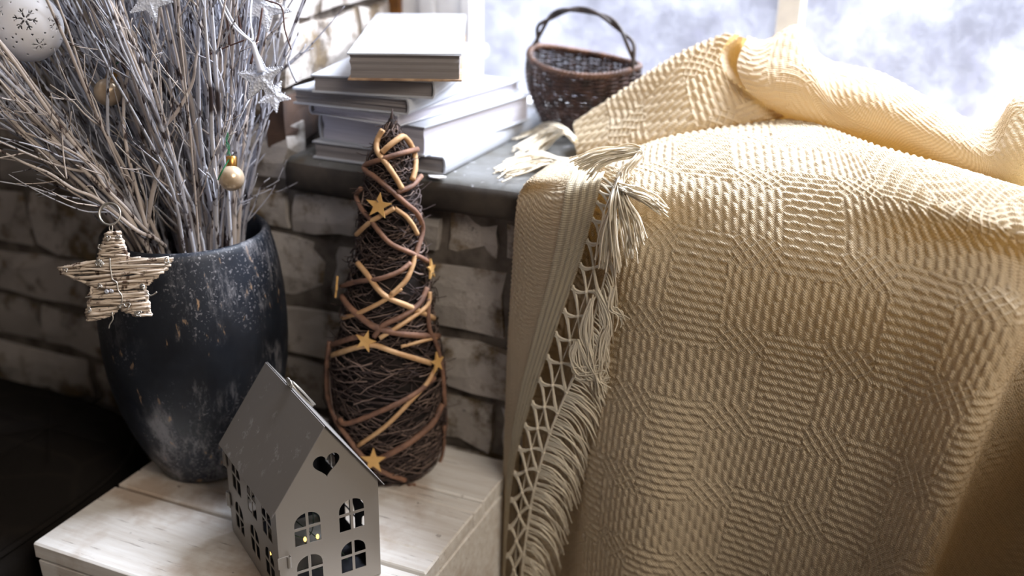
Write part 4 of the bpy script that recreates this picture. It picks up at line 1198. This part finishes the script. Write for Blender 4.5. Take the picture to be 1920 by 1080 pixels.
# left flap with the plain border
flap_ctrl = [
 [W(.075, .10, .357), Zz(1035, 305, .374), Zz(1090, 290, .380), Zz(1150, 276, .384)],
 [W(.066, .03, .358), Zz(995, 336, .370), Zz(1072, 326, .377), Zz(1140, 312, .382)],
 [W(.066, -.014, .352), Y(977, 365, -.030), Y(1062, 352, -.042), Y(1128, 340, -.050)],
 [W(.070, -.021, .33), Y(969, 405, -.036), Y(1055, 395, -.056), Y(1117, 388, -.066)],
 [W(.070, -.021, .27), Y(962, 500, -.034), Y(1035, 500, -.060), Y(1086, 500, -.070)],
 [W(.070, -.020, .18), Y(953, 620, -.032), Y(1005, 620, -.058), Y(1043, 620, -.070)],
 [W(.068, -.019, .10), Y(948, 740, -.032), Y(975, 740, -.053), Y(1002, 740, -.066)],
 [W(.066, -.018, .01), Y(945, 860, -.032), Y(955, 860, -.050), Y(968, 860, -.062)],
 [W(.066, -.018, -.08), Y(942, 1000, -.032), Y(947, 1000, -.047), Y(953, 1000, -.057)],
 [W(.066, -.018, -.16), Y(938, 1150, -.032), Y(942, 1150, -.044), Y(946, 1150, -.052)],
]
Pf = dense(flap_ctrl, 420, 130); Uf, Vf = arcs(Pf)
S_flap = (finish(Pf, plainw, Uf, Vf), Uf, Vf)
# upper left fold
b_ctrl = [
 [W(.080, .24, .354), W(.13, .26, .36), W(.18, .275, .37), W(.235, .28, .38), W(.265, .27, .385)],
 [W(.085, .235, .37), W(.128, .25, .395), W(.170, .262, .43), W(.222, .262, .455), W(.250, .255, .46)],
 [Y(1082, 230, .19), Y(1160, 176, .20), Y(1262, 108, .21), Y(1342, 72, .22), Y(1384, 66, .22)],
 [Y(1078, 250, .16), Y(1166, 212, .165), Y(1270, 152, .17), Y(1338, 108, .19), Y(1352, 100, .195)],
 [Y(1078, 272, .14), Y(1178, 245, .135), Y(1285, 200, .145), Y(1358, 160, .17), Y(1364, 142, .18)],
 [Y(1085, 290, .13), Y(1195, 272, .12), Y(1305, 244, .13), Y(1408, 218, .145), Y(1412, 178, .165)],
 [Y(1098, 294, .15), Y(1210, 277, .15), Y(1330, 248, .165), Y(1440, 226, .165), Y(1474, 219, .16)],
]
Pb = dense(b_ctrl, 260, 300); Ub, Vb = arcs(Pb)
S_b = (finish(Pb, weave, Ub*1.0+.113, Vb+.02), Ub, Vb)
# inside of the fold (behind the dark opening)
i_ctrl = [
 [Y(1386, 67, .222), Y(1400, 72, .225), Y(1418, 78, .225), Y(1436, 84, .20)],
 [Y(1352, 101, .196), Y(1378, 104, .235), Y(1402, 104, .235), Y(1424, 110, .185)],
 [Y(1365, 142, .181), Y(1388, 140, .225), Y(1405, 140, .225), Y(1425, 140, .18)],
 [Y(1412, 177, .166), Y(1420, 176, .19), Y(1432, 176, .19), Y(1448, 176, .17)],
]
Pi = dense(i_ctrl, 70, 60); Ui, Vi = arcs(Pi); S_i = (finish(Pi, plainw, Ui, Vi), Ui, Vi)
# upper right roll
c_ctrl = [
 [W(.262, .26, .38), W(.285, .265, .385), W(.315, .27, .385), W(.345, .26, .38), W(.40, .24, .375), W(.46, .22, .372), W(.52, .20, .370), W(.56, .18, .37), W(.62, .16, .37)],
 [Y(1404, 84, .235), Y(1440, 92, .235), Y(1500, 66, .24), Y(1548, 124, .235), Y(1650, 150, .22), Y(1742, 196, .20), Y(1852, 244, .18), Y(1908, 200, .16), Y(2005, 190, .14)],
 [Y(1398, 79, .20), Y(1433, 83, .20), Y(1496, 57, .21), Y(1544, 117, .20), Y(1648, 143, .185), Y(1740, 191, .165), Y(1852, 240, .14), Y(1905, 191, .12), Y(2000, 180, .10)],
 [Y(1384, 110, .175), Y(1424, 112, .17), Y(1500, 100, .175), Y(1550, 148, .165), Y(1652, 172, .15), Y(1744, 218, .135), Y(1850, 262, .11), Y(1903, 235, .09), Y(2000, 230, .07)],
 [Y(1385, 140, .16), Y(1428, 146, .15), Y(1512, 146, .148), Y(1568, 185, .145), Y(1662, 206, .13), Y(1752, 248, .115), Y(1850, 288, .09), Y(1903, 280, .07), Y(2000, 285, .05)],
 [Y(1404, 172, .152), Y(1456, 182, .142), Y(1530, 196, .138), Y(1592, 220, .138), Y(1682, 242, .125), Y(1768, 284, .108), Y(1853, 316, .085), Y(1905, 318, .065), Y(2000, 340, .045)],
 [Y(1440, 200, .158), Y(1500, 225, .150), Y(1560, 240, .146), Y(1622, 254, .146), Y(1704, 276, .135), Y(1787, 318, .115), Y(1858, 342, .095), Y(1910, 356, .075), Y(2000, 392, .055)],
 [W(.30, .20, .40), W(.325, .20, .40), W(.35, .195, .40), W(.375, .19, .40), W(.42, .17, .395), W(.47, .15, .39), W(.515, .13, .388), W(.545, .11, .385), W(.60, .10, .38)],
]
Pc = dense(c_ctrl, 300, 480); Uc, Vc = arcs(Pc)
S_c = (finish(Pc, weave, Uc+.02, Vc+.05, .42), Uc, Vc)
BO = np.array([.33, -.02, SILL])
blanket = grid_mesh('blanket', [S_main, S_flap, S_b, S_i, S_c], 'cream', None, BO)
tag(blanket, 'cream woven wool blanket heaped on the window sill and hanging over its edge', 'blanket')

# ribbed hem band along the edge of the flap
Pr = dense(flap_ctrl, 700, 130)[:, 86:, :]; Pr = Pr[60:]
nrm = face_cam(Pr, normals(Pr)); Ur, Vr = arcs(Pr)
s = np.linspace(0, 1, Pr.shape[1])[None]*np.ones((Pr.shape[0], 1))
hb = .0011+.0004*np.sin(s*2*PI*4.5)*(1)+.00035*np.sin(Vr*2*PI/.0024+.6*np.sin(s*30))
grid_mesh('hem_band', [(Pr+nrm*hb[..., None], Ur, Vr)], 'band', blanket)

# knotted lace between band and fringe
band_e = [(1135, 320, -.02), (1128, 340, -.052), (1117, 388, -.068), (1086, 500, -.072), (1043, 620, -.072), (1002, 740, -.068), (968, 860, -.064), (953, 1000, -.059), (946, 1150, -.054)]
lace_e = [(1180, 330, -.035), (1172, 365, -.066), (1158, 430, -.078), (1124, 560, -.080), (1082, 690, -.078), (1036, 800, -.074), (1006, 900, -.070), (988, 1000, -.066), (970, 1150, -.058)]
BE = spline([Y(*p) for p in band_e], 240); LE = spline([Y(*p) for p in lace_e], 240)
def ls(t, s):   # t 0..1 along, s 0..1 from band to chain
    i = min(max(t, 0), 1)*239; a = int(i); b = min(a+1, 239); f = i-a
    p = BE[a]*(1-f)+BE[b]*f; q = LE[a]*(1-f)+LE[b]*f; return p*(1-s)+q*s
m = MB(); NL = 20
for k_ in range(NL):
    t0, t1 = .10+.9*k_/NL, .10+.9*(k_+1)/NL; tm = (t0+t1)/2; h_ = (t1-t0)
    for a, b in (((t0-.05*h_), tm-.10*h_), ((t1+.05*h_), tm+.10*h_)):
        for w_ in (-.04, .04):
            c1 = [ls(a+w_*h_, 0), ls((a*2+b)/3+w_*h_, .22), ls(b, .44), ls(tm, .5)]
            c2 = [ls(tm, .5), ls(b, .56), ls((a*2+b)/3+w_*h_, .80), ls(a+w_*h_, 1)]
            for c in (c1, c2): m.tube(spline(c, 8), .0015, 4, cap=False)
    m.sphere(ls(tm, .5)+np.array([0, -.0006, 0]), .0023, 8, 6); m.sphere(ls(t0, 1)+np.array([0, -.0006, 0]), .0019, 7, 5)
m.tube([ls(t, .5)+np.array([0, .0012, 0]) for t in np.linspace(.12, 1, 60)], .0008, 4)
m.tube([ls(t, 1.0) for t in np.linspace(.10, 1, 80)], .0016, 5)
o = m.build('knotted_lace', M['yarn'], blanket, smooth=True, fixn=False); o['kind'] = 'stuff'

# fringe
def strand(m, pts, r=.0010, jit=.0012, n=14, k_=4):
    P = spline(pts, n); w = np.linspace(0, 1, n)[:, None]
    P = P+np.cumsum(rng.normal(0, jit*.35, P.shape), 0)*w
    m.tube(P, np.linspace(r, r*.7, n), k_, cap=False)
m = MB()
dirs_ = [(380, 5, 90), (560, 18, 110), (640, 40, 95), (720, 60, 75), (800, 62, 80), (860, 62, 72), (940, 58, 66), (1010, 52, 70), (1100, 48, 70)]
dy, dxv, dyv = zip(*dirs_)
for i in range(230):
    t = rng.uniform(.30, 1.0); p = ls(t, 1.0); q = np.array([960+FPX*((p-CAM)@RT)/((p-CAM)@FW), 540-FPX*((p-CAM)@UP)/((p-CAM)@FW)])
    ax_ = np.interp(q[1], dy, dxv)*rng.uniform(.75, 1.2); ay_ = np.interp(q[1], dy, dyv)*rng.uniform(.7, 1.2)
    y0 = p[1]
    pts = [p, Y(q[0]+ax_*.42, q[1]+ay_*.16, y0-.004), Y(q[0]+ax_*.80, q[1]+ay_*.52, y0+.002), Y(q[0]+ax_*1.0, q[1]+ay_*1.0, min(y0+.014, -.040))]
    strand(m, pts, .0010)
for a, b, n in [([(1120, 545), (1140, 600), (1132, 640), (1128, 690)], .02, 22), ([(1112, 560), (1098, 620), (1110, 680), (1122, 735)], .02, 16), ([(1150, 540), (1143, 575), (1158, 590), (1162, 600)], .02, 10),
                ([(1082, 640), (1072, 670), (1085, 700), (1128, 686)], .02, 12), ([(1085, 640), (1100, 690), (1118, 715), (1140, 712)], .02, 8)]:
    for _ in range(n):
        j = rng.normal(0, 5, (4, 2))*np.linspace(.6, 1.6, 4)[:, None]
        strand(m, [Y(x+dx, y+ddy, -.083-.002*rng.random()) for (x, y), (dx, ddy) in zip(a, j)], .0009)
o = m.build('fringe', M['yarn'], blanket, smooth=True, fixn=False); o['kind'] = 'stuff'
# tassel tufts
def tuft(root_pts, ends, n, plane, label=None, spread=6, r=.0011):
    m = MB()
    for i in range(n):
        e_ = ends[rng.integers(len(ends))]; jj = rng.normal(0, spread, 2)
        pts = []
        for (x, y, v), f in zip(list(root_pts)+list(e_), np.linspace(.25, 1.3, len(root_pts)+len(e_))):
            pts.append(plane(x+jj[0]*f+rng.normal(0, 1.2), y+jj[1]*f+rng.normal(0, 1.2), v+rng.normal(0, .0022)))
        strand(m, pts, r, .0010, 16)
    o = m.build('tassel', M['yarn'], blanket, smooth=True, fixn=False); o['kind'] = 'stuff'
    return o
# large tuft falling over the edge
tuft([(1168, 318, -.030), (1160, 345, -.062)], [[(1180, 360, -.085), (1210, 372, -.086), (1245, 396, -.086)], [(1172, 380, -.086), (1190, 415, -.088), (1198, 452, -.088)], [(1152, 380, -.086), (1150, 440, -.090), (1160, 505, -.088)], [(1145, 390, -.086), (1132, 440, -.088), (1128, 495, -.086)], [(1190, 350, -.082), (1220, 365, -.080), (1235, 380, -.08)], [(1165, 385, -.088), (1178, 440, -.09), (1184, 478, -.088)]], 90, Y, spread=5)
# tuft curling back to the left on top
tuft([(1196, 300, -.032), (1202, 284, -.030)], [[(1180, 279, -.034), (1140, 288, -.040), (1090, 312, -.045)], [(1175, 285, -.036), (1120, 292, -.044), (1080, 308, -.048)], [(1180, 290, -.036), (1130, 304, -.046), (1105, 330, -.052)], [(1190, 300, -.04), (1172, 318, -.05), (1165, 335, -.06)]], 55, Y, spread=4)
# two tufts lying on the sill to the left
tuft([(1078, 262, .384), (1058, 246, .386)], [[(1030, 244, .376), (1000, 262, .362), (968, 282, .357)], [(1036, 240, .376), (1010, 248, .364), (984, 262, .358)], [(1040, 252, .374), (1018, 268, .362), (990, 288, .357)]], 46, Zz, spread=5)
tuft([(1078, 300, .376), (1056, 302, .370)], [[(1020, 296, .364), (975, 304, .359), (934, 322, .356)], [(1024, 304, .364), (985, 316, .359), (948, 326, .356)], [(1020, 292, .366), (985, 296, .360), (950, 310, .356)]], 60, Zz, spread=4)
